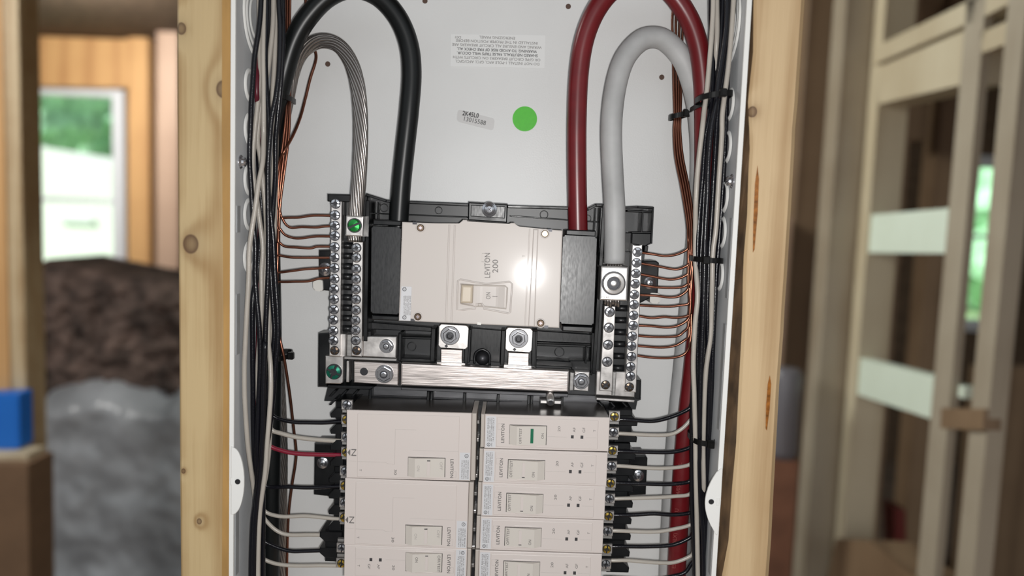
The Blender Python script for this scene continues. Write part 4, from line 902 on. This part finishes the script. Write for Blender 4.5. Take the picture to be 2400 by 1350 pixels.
# ================================================================== HEAVY CABLES
def heavy(name, pts, r, m, label): return wire(name, pts, r, m, label, 'cable', n=20, sub=9)
heavy('black_cable', [(632, 1480, .060), (633, 1350, .060), (634, 1200, .060), (636, 1050, .060), (638, 900, .060), (637, 740, .058), (634, 600, .056), (634, 450, .055), (639, 340, .053), (650, 245, .050), (668, 165, .048), (690, 95, .046), (722, 40, .045), (770, -8, .044), (826, -28, .044), (884, -10, .045), (930, 38, .047), (957, 100, .049), (965, 170, .050), (959, 260, .050), (948, 360, .051), (940, 440, .052), (933, 545, .053)], .0077, CBLACK, 'thick black cable looping over from the left side to the main breaker')
rc = heavy('red_cable', [(1581, 1480, .056), (1585, 1350, .056), (1594, 1180, .056), (1606, 1020, .056), (1622, 880, .056), (1636, 740, .056), (1645, 600, .055), (1650, 450, .053), (1651, 300, .050), (1648, 190, .048), (1635, 100, .046), (1607, 30, .045), (1560, -28, .044), (1500, -50, .044), (1444, -30, .045), (1400, 20, .046), (1371, 88, .048), (1357, 170, .050), (1352, 280, .051), (1352, 400, .052), (1355, 560, .053)], .0077, CRED, 'thick dark red cable looping over from the right side to the main breaker')
for (px, py, t_) in ((1586, 1325, 'ES)'), (1588, 1262, 'ALX)'), (1592, 1200, 'AU'), (1596, 1148, '4/0S'), (1600, 1090, '7L')):
    text('jacket_print', t_, P(px-6, py, .0480), sz(13, .05), 88, CREDP, rc)
heavy('grey_cable', [(1564, 1480, .0755), (1567, 1350, .0755), (1575, 1180, .0755), (1586, 1020, .0750), (1602, 860, .0745), (1618, 700, .0735), (1632, 560, .072), (1641, 430, .070), (1641, 320, .068), (1629, 225, .064), (1603, 145, .060), (1568, 102, .057), (1536, 88, .055), (1500, 97, .053), (1463, 140, .051), (1442, 210, .049), (1433, 300, .047), (1436, 400, .046), (1441, 500, .045), (1440, 617, .045)], .0083, CGREY, 'thick scuffed grey cable arching down into the hex socket lug')
# bare stranded cable: strands are parts
def stranded(pts, r, rs, n, pitch, label):
    W = cat_rom([P(*q) for q in pts], 16); root = empty('stranded_cable', P(*pts[-1]), label, 'cable')
    fr = frames(W); L_ = [0]
    for a, b_ in zip(W, W[1:]): L_.append(L_[-1]+(b_-a).length)
    for s in range(n):
        ph = 2*PI*s/n
        pth = [p+(u*math.cos(ph-2*PI*l/pitch)+v*math.sin(ph-2*PI*l/pitch))*(r-rs) for (p, u, v), l in zip(fr, L_)]
        mk('strand', tube(bmesh.new(), pth, rs, 8), ALU, root, True)
    mk('core', tube(bmesh.new(), W, r-rs*1.6, 10), ALU, root, True)
    return root
stranded([(654, 1480, .073), (656, 1350, .073), (657, 1200, .073), (658, 1050, .073), (652, 900, .074), (640, 750, .074), (634, 600, .073), (636, 450, .071), (652, 330, .067), (671, 240, .063), (684, 175, .060), (702, 130, .057), (730, 104, .055), (762, 96, .053), (795, 108, .051), (822, 145, .049), (838, 200, .047), (845, 270, .046), (845, 350, .045), (841, 430, .045), (834, 500, .045), (832, 566, .045)], .0058, .00125, 14, .15, 'bare twisted aluminium cable arching down into the green screw lug')
for k in range(6):  # strand ends at the hex lug
    x = 1421+6.2*k
    bm = bmesh.new(); tube(bm, [P(x+4, 612, .046), P(x+2, 640, .046)], .0012, 8); mk('strand_end', bm, ALU, lg2, True)
    bm = bmesh.new(); tube(bm, [P(x-2, 690, .046), P(x-3, 714+3*(k % 3), .045)], .0013, 8); mk('strand_end', bm, ALU, lg2, True)

# ================================================================== BARE COPPER GROUND WIRES
CR = .00098
def lp(x, y, s, ox, oy): return (ox+x/s, oy+y/s)
ordn = ['first', 'second', 'third', 'fourth', 'fifth', 'sixth', 'seventh', 'eighth', 'ninth', 'tenth', 'eleventh']
LG = [[(775.5, 505.5), (750, 505), (729, 505.5), (702, 509.5), (678, 510), (661, 510)], [(775, 530), (757, 531), (740, 533), (707, 532), (684, 534), (671, 527), (662, 512)], [(775, 554), (740, 554), (711, 558), (689, 558), (669, 551), (658, 538)], [(775, 578), (744, 578), (727, 582), (695, 580), (669, 578), (656, 569)], [(773, 604), (740, 604), (707, 604), (680, 603), (655, 598)], [(773, 627), (744, 629), (715, 631), (684, 635), (654, 638)], [(773, 651), (747, 653), (724, 659), (693, 660), (654, 660)]]
for i, pts in enumerate(LG):
    o_ = (i-3)*1.0; k = i % 4; dx = (-6, 0, 6, -2)[k]; dY = (0, .002, 0, .004)[k]+(i//4)*.0022
    x, y = pts[-1]
    up = [(x-4, y-10, .047)] + [(a+dx*f, b_, Yq+dY) for a, b_, Yq, f in ((655, 470, .047, .5), (661, 400, .047, 1), (671, 320, .048, 1), (676, 240, .050, .6), (675, 170, .064, .5), (674, 90, .066, .7), (674, 0, .066, 1), (674, -120, .066, 1)) if b_ < y-25]
    W = [(785, pts[0][1]-.5, .0505)]+[(a, b_, .0505-.0035*j/len(pts)) for j, (a, b_) in enumerate(pts)]+up
    wire('ground_wire', W, CR, COPPER, ordn[i].capitalize()+' bare copper wire from the top of the seven entering the outer left bar', 'wire', 'copper wires into the outer left bar', n=8, sub=6)
RG = [[(430, 245), (520, 258), (600, 270), (680, 262), (750, 235), (785, 205)], [(420, 330), (540, 350), (640, 370), (700, 375), (760, 355), (795, 325)], [(410, 415), (520, 435), (630, 455), (700, 450), (755, 430), (790, 400)], [(405, 497), (520, 515), (640, 522), (740, 515), (790, 480)], [(400, 578), (520, 583), (640, 597), (720, 585), (785, 530)], [(395, 660), (620, 670), (720, 660), (790, 645)], [(395, 745), (500, 760), (600, 752), (700, 758), (795, 735)], [(390, 820), (500, 825), (620, 835), (710, 820), (785, 770)], [(385, 900), (520, 910), (690, 905), (750, 870), (785, 830)], [(380, 980), (560, 993), (680, 980), (760, 935), (790, 905)], [(380, 1058), (520, 1075), (660, 1075), (750, 1050), (790, 1000), (800, 950)]]
for i, pts in enumerate(RG):
    pp = [lp(a, b_, 3.373, 1380, 520) for a, b_ in pts]; x, y = pp[-1]; c, r_ = i % 4, i//4
    dx = (-7.5, -2.5, 2.5, 7.5)[c]; dY = (0, .0022, .0044)[r_]
    up = [(x+2+dx*.3, y-22, .046+dY*.5)]+[(a+dx*f, b_, Yq+dY) for a, b_, Yq, f in ((1621, 800, .046, .4), (1619, 720, .046, .5), (1618, 640, .046, .6), (1619, 570, .047, .8), (1618, 520, .050, 1), (1606, 440, .058, 1.15), (1592, 370, .066, 1.15), (1587, 310, .070, 1), (1588, 272, .071, .9), (1588, 200, .076, 1.2), (1588, 110, .078, 1.4), (1589, 40, .078, 1.7), (1594, -40, .078, 1.4), (1598, -130, .078, 1.4)) if b_ < y-38]
    tail = [(pp[0][0]-26, pp[0][1]-2, .0505)] if i in (1, 7, 8, 9, 10) else []
    W = tail+[(pp[0][0]-13, pp[0][1]-1, .0505)]+[(a, b_, .0505-.004*j/len(pp)) for j, (a, b_) in enumerate(pp)]+up
    wire('ground_wire', W, CR, COPPER, ordn[i].capitalize()+' bare copper wire from the top of the eleven entering the outer right bar', 'wire', 'copper wires into the outer right bar', n=8, sub=6)
wire('ground_wire', [(716, -60, .080), (717, 30, .078), (719, 60, .075), (717, 78, .072), (722, 92, .072), (735, 112, .072), (741, 130, .072), (738, 150, .070), (727, 185, .068), (716, 230, .064), (704, 275, .058), (688, 315, .050), (668, 352, .042), (655, 380, .044), (648, 430, .046)], .00115, COPPER, 'lone bare copper wire bowing out right of the left bundle')
wire('ground_wire', [(655, 790, .050), (664, 830, .050), (671, 870, .052), (680, 930, .056), (688, 1000, .060), (694, 1055, .062), (692, 1090, .062), (684, 1140, .062), (677, 1200, .062), (674, 1260, .062), (672, 1350, .062), (671, 1480, .062)], .00115, COPPER, 'lone bare copper wire hanging beside the stranded cable at lower left')

# ================================================================== INSULATED WIRE BUNDLES
WR = .00185
def bw(pts, Y, m, label, nm='circuit_wire', ext=True):
    pts = list(pts)
    wire(nm, [(a, b_, Y) if not isinstance(Y, (list, tuple)) else (a, b_, Y[min(i, len(Y)-1)]) for i, (a, b_) in enumerate(pts)], WR, m, label, 'wire', None, n=10, sub=6)
# left bundle
bw([(614, -120), (612, 0), (607, 67), (597, 133), (593, 189), (589, 244), (587, 300), (585, 347), (585.5, 391), (590, 458), (594, 524), (599, 580), (598, 640), (601, 693), (608, 770), (610, 849), (606, 950), (603, 1050), (602, 1150), (592, 1228), (588, 1350), (588, 1480)], .020, WBLACK, 'black wire at the outer left of the left bundle, ending lowest left')
bw([(620, -120), (619, 0), (618, 55), (617, 133), (618, 200), (618, 289), (618, 324), (615.5, 380), (605.5, 435), (598, 491), (590, 540), (584, 590), (583, 649), (578, 738), (574, 827), (573, 862), (573.5, 929), (578, 1007), (583, 1062), (594, 1140), (600, 1190), (602, 1260), (602, 1480)], [.0255]*7+[.0195, .0165, .0150, .0135, .0135, .0135, .0135, .0135, .0135, .0135, .0145, .018, .025, .028], WWHITE, 'white wire swinging out to the left of the left bundle below its middle')
bw([(606, -120), (608, 30), (609, 111), (610, 178), (603, 255), (598, 300), (594, 347), (593, 402), (599, 447), (608, 513), (616, 580), (613, 640), (613, 715), (609, 780), (604, 862), (604, 920), (610, 1000), (606, 1100), (605, 1220), (604, 1480)], .0300, WWHITE, 'white wire lying just right of the outer black wire, left bundle')
bw([(641, -120), (641, 0), (639, 67), (632, 133), (627, 170), (615, 220), (606, 291), (604, 335), (610, 369), (617, 435), (623, 502), (624, 560), (620, 671), (614, 749), (608, 820), (612, 900), (616, 1000), (614, 1480)], .0345, WWHITE, 'white wire crossing from top centre to the left in the left bundle')
bw([(648, -120), (647, 0), (645.5, 89), (643, 156), (639, 233), (645, 300), (645.5, 340), (641, 391), (640, 480), (643, 535), (638, 600), (630, 671), (630, 740), (629, 800), (634, 860), (634, 930), (626, 1040), (622, 1100), (614, 1160), (609, 1200), (606, 1260), (604, 1350), (603, 1480)], [.0390]*12+[.032, .027, .022, .019, .018, .018, .018], WWHITE, 'white wire along the right of the left bundle, seen again near the bottom')
bw([(624, -120), (625, 0), (625, 45), (622, 120), (624, 200), (629, 267), (630, 324), (627, 391), (630, 458), (637, 524), (641, 569), (645, 649), (651, 738), (651, 804), (645, 860), (640, 930), (630, 1020), (614, 1100), (604, 1180), (595, 1280), (590, 1480)], .0265, WBLACK, 'black wire bulging to the right edge of the left bundle')
bw([(655, -120), (654, 0), (657, 67), (655, 156), (648, 222), (637, 278), (632, 330), (628, 391), (628, 470), (629, 571), (628, 649), (623, 760), (621, 849), (620, 940), (616, 1060), (608, 1140), (597, 1240), (592, 1480)], .0225, WBLACK, 'black wire slanting inward from the top right of the left bundle')
bw([(632, -120), (631, 0), (629, 60), (624, 140), (615, 220), (606, 330), (608, 420), (614, 500), (610, 560), (604, 640), (593, 700), (592, 800), (593, 900), (594, 1000), (596, 1060), (600, 1140), (594, 1240), (590, 1480)], [.0345, .0345, .0345, .0390]+[.0390]*4+[.0345, .0300, .0250], WBLACK, 'black wire deep in the middle of the left bundle')
bw([(618, -120), (618, 0), (615, 60), (609, 118), (604, 155), (602, 185), (602, 222), (605, 258), (612, 330), (614, 420), (610, 520), (607, 640), (606, 760), (603, 870), (601, 940), (608, 1000), (610, 1480)], [.0375, .0375, .0375, .0375, .0310, .0272, .0272, .034, .0400, .043, .043, .043, .043, .036, .034, .043], WREDD, 'dark red wire glimpsed behind the outer black wire, left bundle')
bw([(662, -120), (663, 20), (664, 80), (663, 120), (658, 200), (650, 280), (646, 330), (645, 420), (638, 520), (634, 620), (640, 720), (643, 790), (632, 880), (626, 960), (618, 1060), (616, 1480)], [.032, .032, .032, .032, .032, .0345, .0345, .0345, .0300, .0300, .0300, .0300, .0300, .0300], WBLACK, 'black wire hugging the thick black cable, left bundle')
bw([(660, -120), (661, 20), (662, 80), (662, 125), (655, 200), (648, 270), (647, 350), (645, 440), (643, 540), (634, 640), (637, 760), (639, 850), (637, 950), (633, 1010), (630, 1060), (624, 1110), (617, 1150), (615, 1200)], [.037, .037, .037, .037, .0375, .0435], WWHITE, 'white wire nearest the thick black cable, left bundle')
bw([(622, 800), (618, 900), (616, 1000), (610, 1100), (602, 1180), (596, 1280), (594, 1480)], .0165, WBLACK, 'short stretch of black wire in front at the lower left bundle')
# left branch wires
def lb(pts, m, label, up=True, Yt=.046, rr=.0016):
    pp = [lp(a, b_, 2.872, 520, 880) for a, b_ in pts]; x, y = pp[-1]
    tailp = [(x-9, y-26, .043), (x-12, y-80, .043), (x-13, y-150, .044)] if up else [(x-12, y+4, .043), (x-20, y+40, .043), (x-22, y+110, .043)]
    W = [(pp[0][0]+8, pp[0][1], Yt)]+[(a, b_, Yt-.002*j/len(pp)) for j, (a, b_) in enumerate(pp)]+tailp
    wire('branch_wire', W, rr, m, label, 'wire', 'branch wires into the left breakers', n=10, sub=6)
lb([(790, 310), (690, 318), (580, 317), (500, 315), (420, 302), (345, 272)], WBLACK, 'topmost black wire running into the left breakers')
lb([(780, 440), (640, 432), (500, 415), (400, 390), (335, 365)], WWHITE, 'topmost white wire running into the left breakers', rr=.0018)
lb([(780, 535), (640, 532), (500, 525), (400, 505), (320, 470)], WRED, 'bright red wire running into the upper left breaker', rr=.0018)
lb([(800, 745), (600, 755), (450, 750), (300, 745)], WBLACK, 'second black wire into the left breakers, below the red one')
lb([(770, 965), (670, 955), (560, 945), (420, 950), (330, 935), (280, 905), (262, 865)], WWHITE, 'upper of two white wires curling into the left breakers')
lb([(770, 1075), (600, 1072), (450, 1072), (370, 1045), (300, 980), (262, 915)], WWHITE, 'lower of two white wires curling into the left breakers')
lb([(780, 1170), (720, 1175), (560, 1182), (450, 1180), (330, 1140), (270, 1100)], WBLACK, 'third black wire into the left breakers, near the bottom')
lb([(780, 1280), (670, 1278), (500, 1280), (380, 1270), (300, 1245), (262, 1215)], WWHITE, 'lowest white wire into the left breakers')
# right bundle
bw([(1672, -120), (1672, 0), (1669, 70), (1664, 133), (1658, 200), (1651, 256), (1646, 302), (1636, 391), (1631, 469), (1630, 540), (1630, 610), (1635, 693), (1629, 760), (1625, 849), (1627, 920), (1629, 998), (1630, 1042), (1631, 1120), (1633, 1205), (1635.5, 1350), (1637, 1480)], [.0240]*6+[.0200]*3+[.0250, .0250, .0200], WWHITE, 'white wire on the left side of the right bundle, visible to the bottom')
bw([(1679, -120), (1680, 0), (1681, 67), (1679, 111), (1676, 170), (1668, 240), (1660, 320), (1652, 420), (1645, 540), (1642, 640), (1640, 760), (1640, 900), (1638, 1060), (1638, 1480)], [.0290, .0290, .0290, .0300, .0350], WWHITE, 'white wire between the blacks at the top of the right bundle')
bw([(1722, -120), (1719, 0), (1713, 89), (1707, 156), (1700, 211), (1693, 267), (1692, 310), (1690, 347), (1684, 435), (1678, 535), (1671, 593), (1669, 671), (1667, 738), (1665, 790), (1655, 864), (1651, 931), (1649, 998), (1648, 1064), (1649, 1139), (1648, 1200), (1646, 1480)], [.0195]*12+[.0235]*7+[.029], WWHITE, 'white wire on the right side of the right bundle')
bw([(1706, -120), (1704, 0), (1702, 67), (1693, 133), (1684, 189), (1678, 244), (1667, 302), (1660, 391), (1658, 458), (1653, 547), (1651, 627), (1649, 715), (1645.5, 804), (1642, 887), (1640, 976), (1639, 1064), (1638, 1094), (1641, 1183), (1648, 1280), (1648, 1480)], .0195, WBLACK, 'black wire running down the middle of the right bundle')
bw([(1724, -120), (1720, 11), (1713, 55), (1704, 122), (1695.5, 178), (1684, 244), (1678, 324), (1673, 413), (1669, 491), (1664, 569), (1661, 627), (1658, 715), (1659, 793), (1660, 853), (1662, 931), (1660, 1000), (1658, 1064), (1657, 1094), (1654, 1161), (1653, 1350), (1653, 1480)], .0245, WBLACK, 'black wire right of the middle in the right bundle')
bw([(1667, -120), (1667, 22), (1669, 89), (1671, 156), (1669, 222), (1662, 278), (1653, 324), (1647, 413), (1640, 491), (1635.5, 558), (1634, 638), (1636, 720), (1635, 800), (1636, 900), (1640, 1000), (1646, 1120), (1648, 1480)], [.0340, .0340, .0340, .0320, .0290, .0245, .0245], WBLACK, 'black wire at the upper left of the right bundle against the red cable')
bw([(1712, -120), (1711, 0), (1709, 80), (1706, 160), (1703, 240), (1701, 302), (1698, 369), (1693, 458), (1687, 547), (1680, 627), (1675.5, 715), (1671, 804), (1669, 864), (1667, 953), (1665.5, 1042), (1662, 1140), (1658, 1260), (1656, 1480)], .0295, WBLACK, 'black wire at the outer right of the right bundle')
bw([(1695, -120), (1694, 0), (1690, 90), (1684, 170), (1672, 250), (1656, 347), (1650, 458), (1645.5, 547), (1642, 600), (1641, 649), (1640, 738), (1636, 827), (1634, 870), (1634, 940), (1634, 1060), (1638, 1200), (1642, 1480)], .0295, WBLACK, 'black wire half hidden inside the right bundle')
bw([(1660, 400), (1655, 500), (1650, 600), (1640, 700), (1631, 800), (1625, 900), (1622, 976), (1622, 1042), (1622, 1110), (1622, 1183), (1625.5, 1250), (1629, 1350), (1630, 1480)], [.0345, .0345, .0345, .0345, .0320, .0290, .0260], WBLACK, 'black wire at the left side of the right bundle near the bottom')
bw([(1687, -120), (1686, 0), (1683, 90), (1678, 170), (1664, 250), (1662, 340), (1656, 440), (1652, 540), (1654, 640), (1653, 740), (1651, 840), (1656, 940), (1653, 1060), (1649, 1180), (1644, 1260), (1643, 1480)], .0345, WBLACK, 'black wire at the back of the right bundle')
def rbw(pts, m, label, rr=.00155):
    pp = [lp(a, b_, 2.7556, 1380, 860) for a, b_ in pts]; x, y = pp[-1]
    W = [(pp[0][0]-24, pp[0][1], .0415)]+[(a, b_, .0405+.001*j/len(pp)) for j, (a, b_) in enumerate(pp)]+[(x+8, y-12, .041), (x+15, y-45, .0405), (x+18, y-120, .040), (x+19, y-180, .040)]
    wire('branch_wire', W, rr, m, label, 'wire', 'branch wires into the right breakers', n=10, sub=6)
R_ = [([(225, 340), (300, 345), (420, 350), (540, 320), (640, 275)], WBLACK), ([(215, 430), (400, 440), (530, 435), (600, 400), (650, 350)], WWHITE), ([(215, 545), (360, 550), (540, 550), (650, 522)], WBLACK), ([(210, 640), (420, 655), (560, 650), (650, 631)], WWHITE), ([(205, 750), (460, 758), (560, 755), (645, 742)], WBLACK), ([(200, 850), (440, 843), (560, 835), (645, 825)], WWHITE), ([(195, 958), (300, 955), (420, 948), (540, 955), (655, 942)], WBLACK), ([(190, 1058), (420, 1065), (560, 1045), (655, 1020)], WWHITE), ([(180, 1160), (265, 1160), (380, 1160), (540, 1150), (650, 1105)], WBLACK), ([(175, 1250), (260, 1250), (460, 1265), (560, 1260), (655, 1222)], WWHITE), ([(165, 1362), (400, 1375), (540, 1352), (620, 1328), (660, 1275)], WBLACK)]
for i, (pts, m_) in enumerate(R_):
    c_ = 'black' if m_ is WBLACK else 'white'
    rbw(pts, m_, f'{ordn[i//2].capitalize()} {c_} wire from the top running into the right breakers')

# ================================================================== CABLE TIES
def tie(px, py, Y, hw, hd, slope, head, label, h_=.0040):
    c = P(px, py, Y); root = empty('cable_tie', c, label, 'cable tie'); a = sz(hw, Y); t = .0009
    bm = bmesh.new(); n = 36; R = []
    for i in range(n):
        an = 2*PI*i/n; e = .75
        ux, uy = abs(math.cos(an))**e*math.copysign(1, math.cos(an)), abs(math.sin(an))**e*math.copysign(1, math.sin(an))
        z = -slope*ux*a
        R.append([bm.verts.new((c.x+(a+s)*ux, c.y+(hd+s)*uy, c.z+z+dz)) for s, dz in ((0, -h_/2), (t, -h_/2), (t, h_/2), (0, h_/2))])
    for i in range(n):
        u, v = R[i], R[(i+1) % n]
        for k in range(4): bm.faces.new((u[k], u[(k+1) % 4], v[(k+1) % 4], v[k]))
    mk('strap', bm, NYLON, root)
    hx, side = head
    bm = bmesh.new(); hc = Vector((c.x+hx*a, c.y-hd*(1-.6*abs(hx)**3)-.002, c.z-slope*hx*a)) if side == 0 else Vector((c.x+(a+.0022)*side, c.y-.002, c.z-slope*side*a))
    r = bmesh.ops.create_cube(bm, size=1, matrix=Matrix.Translation(hc) @ Matrix.Diagonal((.0052, .0046, .0058, 1))); bmesh.ops.bevel(bm, geom=bm.edges[:], offset=.0006, segments=1, affect='EDGES'); hd_ = mk('tie_head', bm, NYLON, root)
    bm = bmesh.new(); e = hc+Vector((0, -.0026, 0)); bmesh.ops.create_cube(bm, size=1, matrix=Matrix.Translation(e) @ Matrix.Diagonal((.0026, .001, .0036, 1))); mk('tie_tail', bm, NYLON, root)
    return root
tie(1672, 229, .0265, 36, .0175, -.18, (.15, 0), 'black cable tie around the right bundle near its top')
tie(1640, 254, .0560, 17, .0250, -.15, (-.4, 0), 'small black cable tie on the grey cable beside the upper right tie', .0036)
tie(1590, 272, .0730, 18.5, .0078, -.25, (.75, 0), 'black cable tie around the right copper wires')
tie(1655, 608, .0300, 32, .0170, .04, (-.45, 0), 'black cable tie at mid height of the right bundle')
tie(1643, 1025, .0290, 25, .0165, .03, (.35, 0), 'black cable tie low on the right bundle')
tie(668, 230, .0560, 17, .0140, .25, (.1, 0), 'black cable tie on the thick black and bare cables, upper left')
tie(660, 832, .0620, 17, .0170, .0, (0, 1), 'black cable tie low on the thick black cable, left side')

# drop empty roots that hold nothing
bpy.context.view_layer.update()
done = {}
for o in [x for x in COL.objects if x.type == 'FONT']:
    key = o.data.name
    if key not in done:
        done[key] = bpy.data.meshes.new_from_object(o); done[key].name = o.name
        if not done[key].materials: done[key].materials.append(o.data.materials[0])
    n = bpy.data.objects.new(o.name.split('.')[0], done[key]); COL.objects.link(n)
    if o.parent is not None: n.parent = o.parent
    n.location = o.location; n.rotation_euler = o.rotation_euler; n.scale = o.scale
    bpy.data.objects.remove(o)
for o in list(COL.objects):
    if o.type == 'EMPTY' and not o.children: bpy.data.objects.remove(o)
